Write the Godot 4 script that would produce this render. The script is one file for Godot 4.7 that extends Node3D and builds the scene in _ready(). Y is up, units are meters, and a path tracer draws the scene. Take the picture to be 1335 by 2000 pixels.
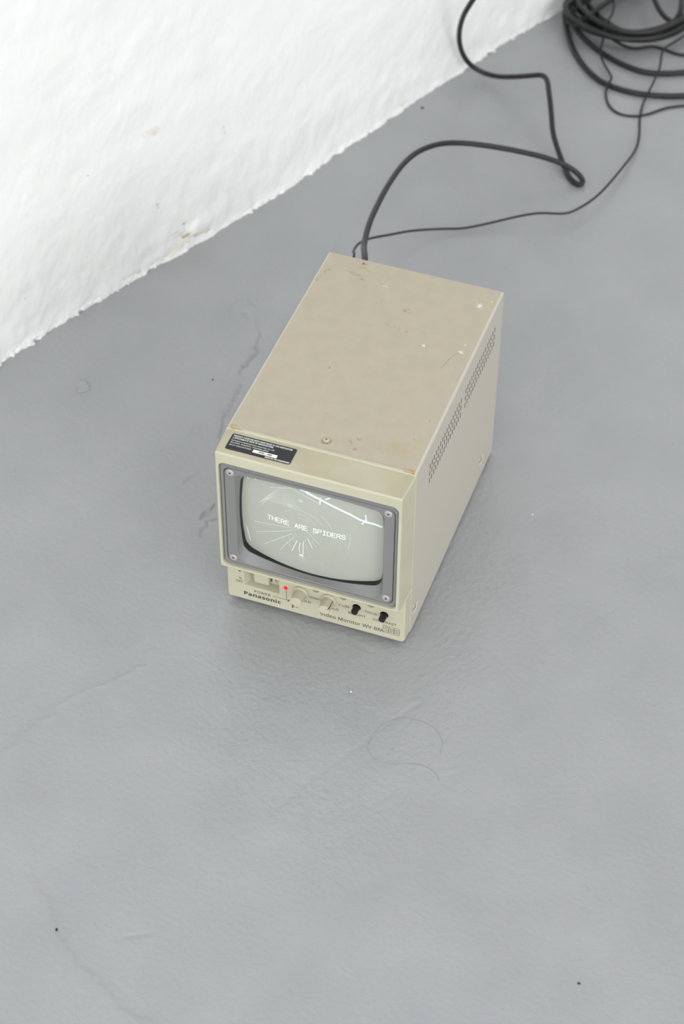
extends Node3D

# ---------------------------------------------------------------- tone and light, one place to tune
const EXPOSURE := 1.0
const CEILING_Y := 3.2
const PANEL_ENERGY := 0.9
const PANEL_GLOW := 0.6
const WINDOW_ENERGY := 7.3
const WINDOW_GLOW := 0.3

const PATH_THICK := [Vector3(2924, 1182, -2084), Vector3(2847, 1195, -2169), Vector3(2471, 1223, -2607), Vector3(2167, 1050, -2932), Vector3(1910, 960, -3289), Vector3(1706, 880, -3627), Vector3(1455, 780, -4096), Vector3(1260, 690, -4552), Vector3(1180, 620, -4886), Vector3(1198, 550, -5190), Vector3(1297, 490, -5412), Vector3(1502, 410, -5671), Vector3(1730, 320, -5916), Vector3(1895, 260, -6061), Vector3(2079, 180, -6193), Vector3(2204, 90, -6263), Vector3(2290, 45, -6243), Vector3(2289, 30, -6190), Vector3(2181, 30, -6193), Vector3(2023, 35, -6282), Vector3(1814, 120, -6402), Vector3(1646, 220, -6508), Vector3(1489, 320, -6660), Vector3(1270, 400, -6878), Vector3(1107, 405, -7036), Vector3(1017, 390, -7069), Vector3(866, 320, -7050), Vector3(639, 210, -7036), Vector3(425, 120, -7033), Vector3(240, 100, -7010), Vector3(138, 200, -6915), Vector3(120, 440, -6770), Vector3(171, 720, -6652), Vector3(273, 1000, -6564), Vector3(386, 1220, -6517), Vector3(497, 1500, -6665), Vector3(538, 1520, -7036), Vector3(527, 1350, -7588), Vector3(520, 1050, -8099), Vector3(541, 750, -8481), Vector3(554, 500, -8880), Vector3(592, 360, -9414)]
const PATH_THIN := [Vector3(2788, 925, -2048), Vector3(2720, 955, -2137), Vector3(2435, 1080, -2435), Vector3(2230, 1068, -2722), Vector3(1776, 600, -3217), Vector3(1609, 450, -3475), Vector3(1522, 320, -3731), Vector3(1528, 200, -4033), Vector3(1583, 130, -4294), Vector3(1732, 60, -4604), Vector3(1867, 40, -4778), Vector3(2055, 70, -5042), Vector3(2216, 110, -5263), Vector3(2353, 130, -5426), Vector3(2539, 110, -5625), Vector3(2584, 110, -5822), Vector3(2593, 120, -6075), Vector3(2452, 80, -6701), Vector3(2325, 40, -7099), Vector3(2188, 20, -7343), Vector3(1987, 15, -7622), Vector3(1859, 40, -7852), Vector3(1767, 120, -8147), Vector3(1704, 130, -8287), Vector3(1627, 120, -8458), Vector3(1481, 140, -8688), Vector3(1484, 160, -8776), Vector3(1544, 220, -8819), Vector3(1612, 300, -8884), Vector3(1585, 340, -9205), Vector3(1426, 300, -9732)]
const PATH_ARCA := [Vector3(80, 160, -8791), Vector3(139, 120, -8617), Vector3(279, 70, -8457), Vector3(655, 30, -8140), Vector3(1001, 30, -7943), Vector3(1273, 30, -7865), Vector3(1537, 30, -7895), Vector3(1786, 30, -8007), Vector3(2100, 30, -8275), Vector3(2323, 30, -8690), Vector3(2296, 40, -9368), Vector3(1888, 60, -10101), Vector3(1173, 80, -10599), Vector3(556, 140, -10510), Vector3(274, 180, -9866), Vector3(124, 190, -9173)]
const PATH_ARCB := [Vector3(310, 170, -8519), Vector3(471, 120, -8397), Vector3(726, 40, -8359), Vector3(990, 30, -8314), Vector3(1296, 30, -8305), Vector3(1542, 30, -8369), Vector3(1825, 30, -8650), Vector3(1970, 40, -9033), Vector3(1798, 60, -9720), Vector3(1260, 80, -10371), Vector3(625, 140, -10416), Vector3(307, 200, -9820), Vector3(242, 220, -9065), Vector3(250, 210, -8702)]
const PATH_LOOP0 := [Vector3(80, 100, -8783), Vector3(218, 100, -8615), Vector3(433, 100, -8581), Vector3(596, 100, -8573), Vector3(775, 100, -8581), Vector3(967, 100, -8618), Vector3(1118, 100, -8717), Vector3(1237, 100, -8858), Vector3(1319, 100, -9050), Vector3(1352, 100, -9330), Vector3(1309, 100, -9839), Vector3(1014, 100, -10403), Vector3(534, 100, -10550), Vector3(288, 100, -10063), Vector3(225, 100, -9349), Vector3(109, 100, -8964)]
const PATH_LOOP1 := [Vector3(136, 160, -8796), Vector3(364, 160, -8651), Vector3(547, 160, -8588), Vector3(733, 160, -8587), Vector3(945, 160, -8598), Vector3(1119, 160, -8705), Vector3(1225, 160, -8863), Vector3(1306, 160, -9084), Vector3(1333, 160, -9344), Vector3(1265, 160, -9816), Vector3(1000, 160, -10254), Vector3(564, 160, -10392), Vector3(322, 160, -9957), Vector3(276, 160, -9323), Vector3(127, 160, -8999)]
const PATH_LOOP2 := [Vector3(274, 215, -8834), Vector3(500, 215, -8689), Vector3(713, 215, -8624), Vector3(893, 215, -8590), Vector3(1044, 215, -8631), Vector3(1186, 215, -8809), Vector3(1273, 215, -9050), Vector3(1301, 215, -9326), Vector3(1224, 215, -9700), Vector3(1025, 215, -10075), Vector3(632, 215, -10186), Vector3(401, 215, -9812), Vector3(308, 215, -9322), Vector3(221, 215, -9026)]
const PATH_LOOP3 := [Vector3(171, 240, -8561), Vector3(291, 220, -8451), Vector3(460, 180, -8403), Vector3(636, 150, -8430), Vector3(857, 120, -8529), Vector3(1073, 160, -8575), Vector3(1210, 160, -8748), Vector3(1344, 160, -9033), Vector3(1392, 160, -9312), Vector3(1321, 140, -9914), Vector3(938, 140, -10396), Vector3(464, 200, -10315), Vector3(300, 240, -9722), Vector3(254, 260, -9093), Vector3(154, 260, -8741)]
const PATH_LOOP4 := [Vector3(244, 280, -8482), Vector3(387, 280, -8351), Vector3(586, 280, -8305), Vector3(761, 280, -8297), Vector3(963, 280, -8329), Vector3(1150, 280, -8405), Vector3(1297, 280, -8544), Vector3(1421, 280, -8732), Vector3(1466, 280, -8961), Vector3(1467, 280, -9253), Vector3(1387, 280, -9740), Vector3(1070, 280, -10201), Vector3(607, 280, -10360), Vector3(378, 280, -9860), Vector3(304, 280, -9171), Vector3(235, 280, -8712)]
const PATH_LOOP5 := [Vector3(345, 340, -8564), Vector3(525, 340, -8467), Vector3(707, 340, -8405), Vector3(886, 340, -8400), Vector3(1068, 340, -8428), Vector3(1231, 340, -8525), Vector3(1361, 340, -8705), Vector3(1420, 340, -8933), Vector3(1425, 340, -9199), Vector3(1321, 340, -9619), Vector3(1069, 340, -9987), Vector3(651, 340, -10135), Vector3(449, 340, -9726), Vector3(403, 340, -9129), Vector3(314, 340, -8773)]
const PATH_DIAG := [Vector3(478, 220, -8319), Vector3(514, 240, -8383), Vector3(539, 270, -8620), Vector3(542, 280, -8853), Vector3(513, 270, -9163), Vector3(525, 240, -9623), Vector3(659, 200, -10153)]
const PATH_RIGHT := [Vector3(360, 220, -9746), Vector3(648, 240, -9509), Vector3(870, 240, -9341), Vector3(1033, 240, -9211), Vector3(1207, 220, -9138), Vector3(1351, 180, -9215), Vector3(1453, 120, -9485), Vector3(1459, 60, -9994)]
const PATH_EDGE := [Vector3(859, 200, -10185), Vector3(956, 240, -9801), Vector3(1112, 260, -9525), Vector3(1239, 260, -9332), Vector3(1284, 220, -9181), Vector3(1283, 200, -8962)]
const PATH_PALE := [Vector3(309, 200, -9128), Vector3(344, 260, -8502), Vector3(412, 240, -8286), Vector3(488, 235, -8267), Vector3(538, 225, -8336), Vector3(654, 200, -8427), Vector3(746, 140, -8526), Vector3(825, 60, -8598), Vector3(968, 30, -8609), Vector3(1104, 15, -8654), Vector3(1181, 15, -8755), Vector3(1254, 15, -8852), Vector3(1381, 15, -8886), Vector3(1516, 15, -8898), Vector3(1611, 15, -8945), Vector3(1826, 15, -9091), Vector3(2038, 15, -9391)]
const PATH_THIN3 := [Vector3(434, 260, -9111), Vector3(660, 270, -8837), Vector3(746, 270, -8668), Vector3(797, 260, -8489), Vector3(851, 180, -8423), Vector3(920, 95, -8282), Vector3(1034, 65, -8168), Vector3(1211, 40, -8064), Vector3(1341, 75, -7947), Vector3(1382, 85, -7855), Vector3(1392, 30, -7786), Vector3(1484, 15, -7670), Vector3(1615, 15, -7565), Vector3(1768, 15, -7522), Vector3(1925, 15, -7603), Vector3(2012, 15, -7738), Vector3(2081, 15, -7964), Vector3(2200, 15, -8143), Vector3(2421, 15, -8459), Vector3(2550, 15, -8962)]

const HW := 0.080      # half width of the monitor's case
const CH := 0.1859     # height of the case
const CD := 0.2345     # depth of the case behind the front joint
const FEET := 0.004

# pen width, then "x,y" points in tenths of a millimetre from the middle of the picture tube
const WEB := [
	[2, "-501,-75 -334,-38 -154,0"],
	[2, "-495,-200 -325,-114 -173,-39"],
	[1, "-173,-39 -112,4"],
	[2, "-422,-317 -315,-214 -167,-72"],
	[2, "-280,-329 -212,-204 -148,-110"],
	[3, "-171,-283 -122,-142"],
	[3, "-103,-278 -105,-220 -95,-154"],
	[3, "-73,-290 -65,-128"],
	[3, "-27,-76 11,-179"],
	[1, "3,-84 50,-164"],
	[2, "-39,5 6,-37 71,-114"],
	[1, "-48,-150 -12,-270"],
	[2, "-47,-93 -44,-111"],
	[1, "-239,93 -145,57"],
	[1, "-186,32 -145,35"],
	[1, "-168,108 -119,58"],
	[1, "-6,12 46,-36"],
	[1, "-226,154 -205,172 -172,191"],
	[1, "-139,216 -73,215 -7,200 39,178 98,117"],
	[1, "-122,172 -59,174 -7,150 46,96"],
	[1, "-105,125 -72,131 -39,126 -13,114"],
	[1, "-140,-48 -114,-83 -67,-106"],
	[1, "-167,-72 -148,-106 -122,-137 -112,-152"],
	[1, "-202,-110 -183,-148"],
	[1, "-254,-128 -212,-199 -173,-245"],
	[1, "90,215 135,171 181,100"],
	[1, "330,90 325,-35 313,-93"],
	[5, "-101,-307 -81,-313"],
	[1, "-33,-303 -3,-296"],
	[2, "-356,360 -180,418"],
	[2, "-180,422 -63,385 54,349"],
	[5, "-93,430 -21,420 29,393"],
	[7, "-43,426 -34,417 68,388 199,341 314,303 405,262 457,249 516,242 575,223"],
	[4, "75,399 73,338"],
	[4, "117,398 151,421"],
	[4, "447,319 455,248"],
	[4, "421,221 456,268"],
	[3, "-575,-183 -566,-257 -552,-348"],
	[3, "-562,377 -553,368"],
	[3, "-493,391 -481,386"]
]

var rng := RandomNumberGenerator.new()
var mats := {}
var used := {}


func _ready() -> void:
	rng.seed = 41
	make_camera()
	make_environment()
	make_materials()
	make_ceiling_lights()
	make_room()
	make_monitor()
	make_cables()
	make_debris()


# ---------------------------------------------------------------- camera, sky, lamps
func make_camera() -> void:
	var cam := Camera3D.new()
	cam.name = "camera"
	cam.transform = Transform3D(Basis(Vector3(0.732877, 0.005114, -0.680342), Vector3(-0.488869, 0.699421, -0.521361), Vector3(0.473179, 0.714692, 0.51509)).orthonormalized(), Vector3(1.24347, 1.31795, 0.85234))
	cam.keep_aspect = Camera3D.KEEP_HEIGHT
	var at := CameraAttributesPhysical.new()
	at.frustum_focal_length = 72.8
	at.frustum_focus_distance = 1.66
	at.exposure_aperture = 8.0
	at.exposure_multiplier = 1.0
	cam.attributes = at
	cam.fov = 27.787
	cam.near = 0.05
	cam.far = 60.0
	cam.current = true
	add_child(cam)


func make_environment() -> void:
	var we := WorldEnvironment.new()
	we.name = "world_environment"
	var e := Environment.new()
	e.background_mode = Environment.BG_COLOR
	e.background_color = Color(0.75, 0.78, 0.82)
	e.background_energy_multiplier = 0.3
	e.tonemap_mode = Environment.TONE_MAPPER_LINEAR
	e.tonemap_exposure = EXPOSURE
	e.sdfgi_enabled = true
	e.ssao_enabled = true
	e.ssil_enabled = true
	we.environment = e
	add_child(we)


# ---------------------------------------------------------------- small helpers
func numbered(called: String) -> String:
	if not used.has(called):
		used[called] = 0
		return called
	used[called] += 1
	return "%s_%03d" % [called, used[called]]


func tag(o: Node, label: String, category: String, group := "") -> void:
	o.set_meta("label", label)
	o.set_meta("category", category)
	if group:
		o.set_meta("group", group)


func thing(called: String, label: String, category: String, at: Vector3, turn := 0.0, group := "") -> Node3D:
	var o := Node3D.new()
	o.name = numbered(called)
	add_child(o)
	o.position = at
	o.rotation.y = turn
	tag(o, label, category, group)
	return o


func put(called: String, mesh: Mesh, parent: Node) -> MeshInstance3D:
	var o := MeshInstance3D.new()
	o.name = numbered(called) if parent == self else called
	o.mesh = mesh
	o.cast_shadow = GeometryInstance3D.SHADOW_CASTING_SETTING_ON
	parent.add_child(o, true)
	return o


func begin() -> SurfaceTool:
	var st := SurfaceTool.new()
	st.begin(Mesh.PRIMITIVE_TRIANGLES)
	st.set_uv(Vector2(0.02, 0.4))
	return st


func finish(st: SurfaceTool, m: Material, into: ArrayMesh = null) -> ArrayMesh:
	st.generate_normals()
	var out: ArrayMesh = st.commit(into) if into else st.commit()
	out.surface_set_material(out.get_surface_count() - 1, m)
	return out


func build(called: String, st: SurfaceTool, m: Material, parent: Node) -> MeshInstance3D:
	return put(called, finish(st, m), parent)


func tri(st: SurfaceTool, a: Vector3, b: Vector3, c: Vector3) -> void:
	st.add_vertex(a)
	st.add_vertex(b)
	st.add_vertex(c)


func quad(st: SurfaceTool, a: Vector3, b: Vector3, c: Vector3, d: Vector3) -> void:
	# a b c d run counter-clockwise seen from the front
	tri(st, a, c, b)
	tri(st, a, d, c)


var group_count := 0


func band(st: SurfaceTool, a: PackedVector3Array, b: PackedVector3Array, smooth := true) -> void:
	# a ring of quads between two loops that run counter-clockwise seen from the side the profile climbs to
	group_count += 1
	st.set_smooth_group(group_count if smooth else -1)
	var n := a.size()
	for i in n:
		var j := (i + 1) % n
		if not a[i].is_equal_approx(a[j]):
			tri(st, a[i], b[i], a[j])
		if not b[i].is_equal_approx(b[j]):
			tri(st, a[j], b[i], b[j])


func loft(st: SurfaceTool, loops: Array, smooth := true) -> void:
	for k in loops.size() - 1:
		band(st, loops[k], loops[k + 1], smooth)


func cap(st: SurfaceTool, a: PackedVector3Array, up := true) -> void:
	st.set_smooth_group(-1)
	var mid := Vector3.ZERO
	for p in a:
		mid += p
	mid /= a.size()
	for i in a.size():
		var j := (i + 1) % a.size()
		if up:
			tri(st, mid, a[j], a[i])
		else:
			tri(st, mid, a[i], a[j])


func moved(l: PackedVector3Array, t: Transform3D) -> PackedVector3Array:
	var o := PackedVector3Array()
	for p in l:
		o.append(t * p)
	return o


func rrect(x0: float, x1: float, y0: float, y1: float, r: float, z: float, seg := 7) -> PackedVector3Array:
	# rounded rectangle, counter-clockwise from +z, with points close beside each corner so that flats stay flat
	var o := PackedVector3Array()
	var q := maxf(r, 0.00001)
	var cs := [Vector2(x1 - q, y0 + q), Vector2(x1 - q, y1 - q), Vector2(x0 + q, y1 - q), Vector2(x0 + q, y0 + q)]
	for k in 4:
		var a0 := -PI / 2 + k * PI / 2
		var c: Vector2 = cs[k]
		for i in seg + 1:
			var a := a0 + PI / 2 * i / seg
			o.append(Vector3(c.x + q * cos(a), c.y + q * sin(a), z))
		var n: Vector2 = cs[(k + 1) % 4]
		var a1 := a0 + PI / 2
		var e0 := c + q * Vector2(cos(a1), sin(a1))
		var e1 := n + q * Vector2(cos(a1), sin(a1))
		for t in [0.02, 0.07, 0.13, 0.2, 0.28, 0.36, 0.44, 0.5, 0.56, 0.64, 0.72, 0.8, 0.87, 0.93, 0.98]:
			var e := e0.lerp(e1, t)
			o.append(Vector3(e.x, e.y, z))
	return o


func circle(cx: float, cy: float, r: float, z: float, n := 32) -> PackedVector3Array:
	var o := PackedVector3Array()
	for i in n:
		var a := TAU * i / n - PI * 0.75
		o.append(Vector3(cx + r * cos(a), cy + r * sin(a), z))
	return o


func square(cx: float, cy: float, h: float, z: float, n := 32) -> PackedVector3Array:
	# the same number of points as circle(), on the outline of a square
	var o := PackedVector3Array()
	for i in n:
		var a := TAU * i / n - PI * 0.75
		var d := Vector2(cos(a), sin(a))
		d *= h / maxf(absf(d.x), absf(d.y))
		o.append(Vector3(cx + d.x, cy + d.y, z))
	return o


func lathe(profile: Array, at := Transform3D(), n := 32) -> SurfaceTool:
	# profile: Vector2(radius, z), from the base to the top
	var st := begin()
	var loops := []
	for p in profile:
		loops.append(moved(circle(0, 0, maxf(p.x, 0.000001), p.y, n), at))
	loft(st, loops)
	return st


func box(st: SurfaceTool, lo: Vector3, hi: Vector3, r := 0.0) -> void:
	# a box whose four long edges and front rim are chamfered by r
	var c := minf(r, (hi.z - lo.z) * 0.45)
	var a := rrect(lo.x, hi.x, lo.y, hi.y, r, lo.z, 3)
	var b := rrect(lo.x, hi.x, lo.y, hi.y, r, hi.z - c, 3)
	cap(st, a, false)
	band(st, a, b)
	if r > 0.0:
		var d := rrect(lo.x + c, hi.x - c, lo.y + c, hi.y - c, r * 0.4, hi.z, 3)
		band(st, b, d)
		cap(st, d)
	else:
		cap(st, b)


func sheet(st: SurfaceTool, t: Transform3D, xs: Array, ys: Array, holes: Array, uv := Rect2(0, 0, 1, 1)) -> void:
	# a flat face cut into cells, with rectangular holes left out; +z of t is its front
	xs.sort()
	ys.sort()
	st.set_smooth_group(-1)
	for i in xs.size() - 1:
		for j in ys.size() - 1:
			if xs[i + 1] - xs[i] < 1e-6 or ys[j + 1] - ys[j] < 1e-6:
				continue
			var mid := Vector2((xs[i] + xs[i + 1]) / 2, (ys[j] + ys[j + 1]) / 2)
			var skip := false
			for h in holes:
				if h.has_point(mid):
					skip = true
					break
			if skip:
				continue
			var c := [Vector2(xs[i], ys[j]), Vector2(xs[i + 1], ys[j]), Vector2(xs[i + 1], ys[j + 1]), Vector2(xs[i], ys[j + 1])]
			for k in [0, 2, 1, 0, 3, 2]:
				var p: Vector2 = c[k]
				st.set_uv(Vector2((p.x - uv.position.x) / uv.size.x, 1.0 - (p.y - uv.position.y) / uv.size.y))
				st.add_vertex(t * Vector3(p.x, p.y, 0))


func smooth_path(pts: Array, scale: float, step: float, closed := false) -> PackedVector3Array:
	var c := []
	for p in pts:
		c.append(p * scale)
	var n := c.size()
	var o := PackedVector3Array()
	for i in (n if closed else n - 1):
		var p0: Vector3 = c[(i - 1 + n) % n] if closed else c[maxi(i - 1, 0)]
		var p1: Vector3 = c[i]
		var p2: Vector3 = c[(i + 1) % n]
		var p3: Vector3 = c[(i + 2) % n] if closed else c[mini(i + 2, n - 1)]
		# centripetal knots keep the curve from overshooting where points crowd
		var d1 := maxf(sqrt(p0.distance_to(p1)), 1e-4)
		var d2 := maxf(sqrt(p1.distance_to(p2)), 1e-4)
		var d3 := maxf(sqrt(p2.distance_to(p3)), 1e-4)
		var m1 := (p2 - p1) / d2
		var m2 := m1
		if p0.distance_to(p1) > 1e-6:
			m1 = (p1 - p0) / d1 - (p2 - p0) / (d1 + d2) + (p2 - p1) / d2
		if p2.distance_to(p3) > 1e-6:
			m2 = (p2 - p1) / d2 - (p3 - p1) / (d2 + d3) + (p3 - p2) / d3
		m1 *= d2
		m2 *= d2
		var k := maxi(2, ceili(p1.distance_to(p2) / step))
		for s in k:
			var t := float(s) / k
			var t2 := t * t
			var t3 := t2 * t
			o.append(p1 * (2 * t3 - 3 * t2 + 1) + m1 * (t3 - 2 * t2 + t) + p2 * (3 * t2 - 2 * t3) + m2 * (t3 - t2))
	if not closed:
		o.append(c[n - 1])
	# two passes of softening take the last kinks out
	for pass_ in 3:
		var q := o.duplicate()
		for i in o.size():
			if not closed and (i == 0 or i == o.size() - 1):
				continue
			q[i] = o[i] * 0.5 + (o[(i - 1 + o.size()) % o.size()] + o[(i + 1) % o.size()]) * 0.25
		o = q
	return o


func tube(path: PackedVector3Array, r: float, sides := 12, closed := false) -> SurfaceTool:
	var st := begin()
	var n := path.size()
	var side := Vector3.ZERO
	var rings := []
	for i in n:
		var f: Vector3
		if closed:
			f = (path[(i + 1) % n] - path[(i - 1 + n) % n]).normalized()
		else:
			f = (path[mini(i + 1, n - 1)] - path[maxi(i - 1, 0)]).normalized()
		if side == Vector3.ZERO:
			side = f.cross(Vector3.UP if absf(f.y) < 0.9 else Vector3.RIGHT).normalized()
		side = (side - f * side.dot(f)).normalized()
		var up := f.cross(side)
		var ring := PackedVector3Array()
		for k in sides:
			var a := TAU * k / sides
			ring.append(path[i] + (side * cos(a) + up * sin(a)) * r)
		rings.append(ring)
	st.set_smooth_group(1)
	for i in (n if closed else n - 1):
		var a: PackedVector3Array = rings[i]
		var b: PackedVector3Array = rings[(i + 1) % n]
		var turn := 0
		if closed and i == n - 1:
			var best := 1e9
			for k in sides:
				if a[0].distance_to(b[k]) < best:
					best = a[0].distance_to(b[k])
					turn = k
		for k in sides:
			var l := (k + 1) % sides
			tri(st, a[k], b[(k + turn) % sides], a[l])
			tri(st, a[l], b[(k + turn) % sides], b[(l + turn) % sides])
	if not closed:
		cap(st, rings[0], false)
		cap(st, rings[n - 1], true)
	return st


var fonts := {}


func font(bold: bool) -> SystemFont:
	if not fonts.has(bold):
		var f := SystemFont.new()
		f.font_names = PackedStringArray(["Droid Sans"])
		f.font_weight = 700 if bold else 400
		fonts[bold] = f
	return fonts[bold]


func write(called: String, text: String, left: float, base: float, width: float, cap_h: float, t: Transform3D, m: Material, parent: Node, bold := false) -> MeshInstance3D:
	# raised print: text whose capitals are cap_h high, stretched to the given width, on the plane z = 0 of t
	var tm := TextMesh.new()
	tm.font = font(bold)
	tm.text = text
	tm.font_size = 64
	tm.pixel_size = cap_h / (0.714 * 64)
	tm.depth = 0.00008
	tm.curve_step = 4.0
	tm.horizontal_alignment = HORIZONTAL_ALIGNMENT_LEFT
	tm.vertical_alignment = VERTICAL_ALIGNMENT_BOTTOM
	tm.material = m
	var probe := TextMesh.new()
	probe.font = tm.font
	probe.text = "H"
	probe.font_size = 64
	probe.pixel_size = tm.pixel_size
	var ky := cap_h / maxf(probe.get_aabb().size.y, 1e-6)
	var box_ := tm.get_aabb()
	var o := MeshInstance3D.new()
	o.name = called
	o.mesh = tm
	parent.add_child(o, true)
	var k := width / maxf(box_.size.x, 1e-6)
	# the lowest point of the glyphs is the base line unless a letter hangs below it
	var hang := 0.0
	for ch in ["p", "q", "g", "y", "j", ",", "J", "("]:
		if text.contains(ch):
			hang = maxf(hang, cap_h * (0.3 if ch in ["p", "q", "g", "y", "j"] else 0.17 if ch == "(" else 0.16))
	o.transform = t * Transform3D(Basis(Vector3(k, 0, 0), Vector3(0, ky, 0), Vector3(0, 0, 1)), Vector3(left - box_.position.x * k, base - box_.position.y * ky - hang, 0))
	return o


# ---------------------------------------------------------------- materials
func plain(called: String, c: Color, rough: float, metal := 0.0) -> StandardMaterial3D:
	var m := StandardMaterial3D.new()
	m.resource_name = called
	m.albedo_color = c
	m.roughness = rough
	m.metallic = metal
	mats[called] = m
	return m


func grain(freq: float, octaves: int, size: int, seed_: int, kind := FastNoiseLite.TYPE_SIMPLEX_SMOOTH) -> Image:
	var n := FastNoiseLite.new()
	n.noise_type = kind
	n.seed = seed_
	n.frequency = freq
	n.fractal_type = FastNoiseLite.FRACTAL_FBM
	n.fractal_octaves = octaves
	n.fractal_gain = 0.5
	return n.get_seamless_image(size, size, false, false, 0.12)


func tinted(g: Image, lo: Color, hi: Color) -> Image:
	var w := g.get_width()
	var h := g.get_height()
	var src := g.get_data()
	var step := src.size() / (w * h)
	var data := PackedByteArray()
	data.resize(w * h * 3)
	for i in w * h:
		var t := src[i * step] / 255.0
		var c := lo.lerp(hi, t)
		data[i * 3] = int(c.r * 255.0 + 0.5)
		data[i * 3 + 1] = int(c.g * 255.0 + 0.5)
		data[i * 3 + 2] = int(c.b * 255.0 + 0.5)
	return Image.create_from_data(w, h, false, Image.FORMAT_RGB8, data)


func relief(m: StandardMaterial3D, im: Image, cm: float) -> void:
	m.heightmap_enabled = true
	m.heightmap_texture = ImageTexture.create_from_image(im)
	m.heightmap_scale = cm


func triplanar(m: StandardMaterial3D, per_metre: float, in_world := true) -> void:
	m.uv1_triplanar = true
	m.uv1_world_triplanar = in_world
	m.uv1_triplanar_sharpness = 4.0
	m.uv1_scale = Vector3.ONE * per_metre


func dab(im: Image, u: float, v: float, r: float, c: Color, strength: float, ragged := 0.6, stretch := 1.0, turn := 0.0, seed_ := 1, scale := 0.12) -> void:
	# a stain with a ragged outline; u, v and r in pixels
	var n := FastNoiseLite.new()
	n.seed = seed_
	n.frequency = scale
	n.fractal_octaves = 3
	var reach := int(r * maxf(1.0, stretch) * 1.5) + 2
	for y in range(maxi(0, int(v) - reach), mini(im.get_height(), int(v) + reach)):
		for x in range(maxi(0, int(u) - reach), mini(im.get_width(), int(u) + reach)):
			var d := Vector2(x - u, y - v).rotated(-turn)
			d.x /= stretch
			var k := 1.0 - d.length() / r + ragged * n.get_noise_2d(x, y) * 2.0
			k = clampf(k * 2.5, 0.0, 1.0) * strength
			if k > 0.004:
				im.set_pixel(x, y, im.get_pixel(x, y).lerp(c, k))


func stroke(im: Image, pts: Array, width: float, c: Color, strength: float, broken := 0.0) -> void:
	# a soft pen line through pixel positions
	for i in pts.size() - 1:
		var a: Vector2 = pts[i]
		var b: Vector2 = pts[i + 1]
		var reach := width + 2.0
		for y in range(maxi(0, int(minf(a.y, b.y) - reach)), mini(im.get_height(), int(maxf(a.y, b.y) + reach) + 1)):
			for x in range(maxi(0, int(minf(a.x, b.x) - reach)), mini(im.get_width(), int(maxf(a.x, b.x) + reach) + 1)):
				var p := Vector2(x, y)
				var t := clampf((p - a).dot(b - a) / maxf((b - a).length_squared(), 1e-6), 0, 1)
				var d := p.distance_to(a.lerp(b, t))
				var k := clampf((width * 0.5 + 0.7 - d) / 1.4, 0.0, 1.0) * strength
				if broken > 0.0:
					k *= clampf(1.0 - broken + broken * 2.0 * (0.5 + 0.5 * sin(x * 0.71 + y * 1.13) * sin(x * 0.23 - y * 0.37)), 0, 1)
				if k > 0.004:
					im.set_pixel(x, y, im.get_pixel(x, y).lerp(c, k))


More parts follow.
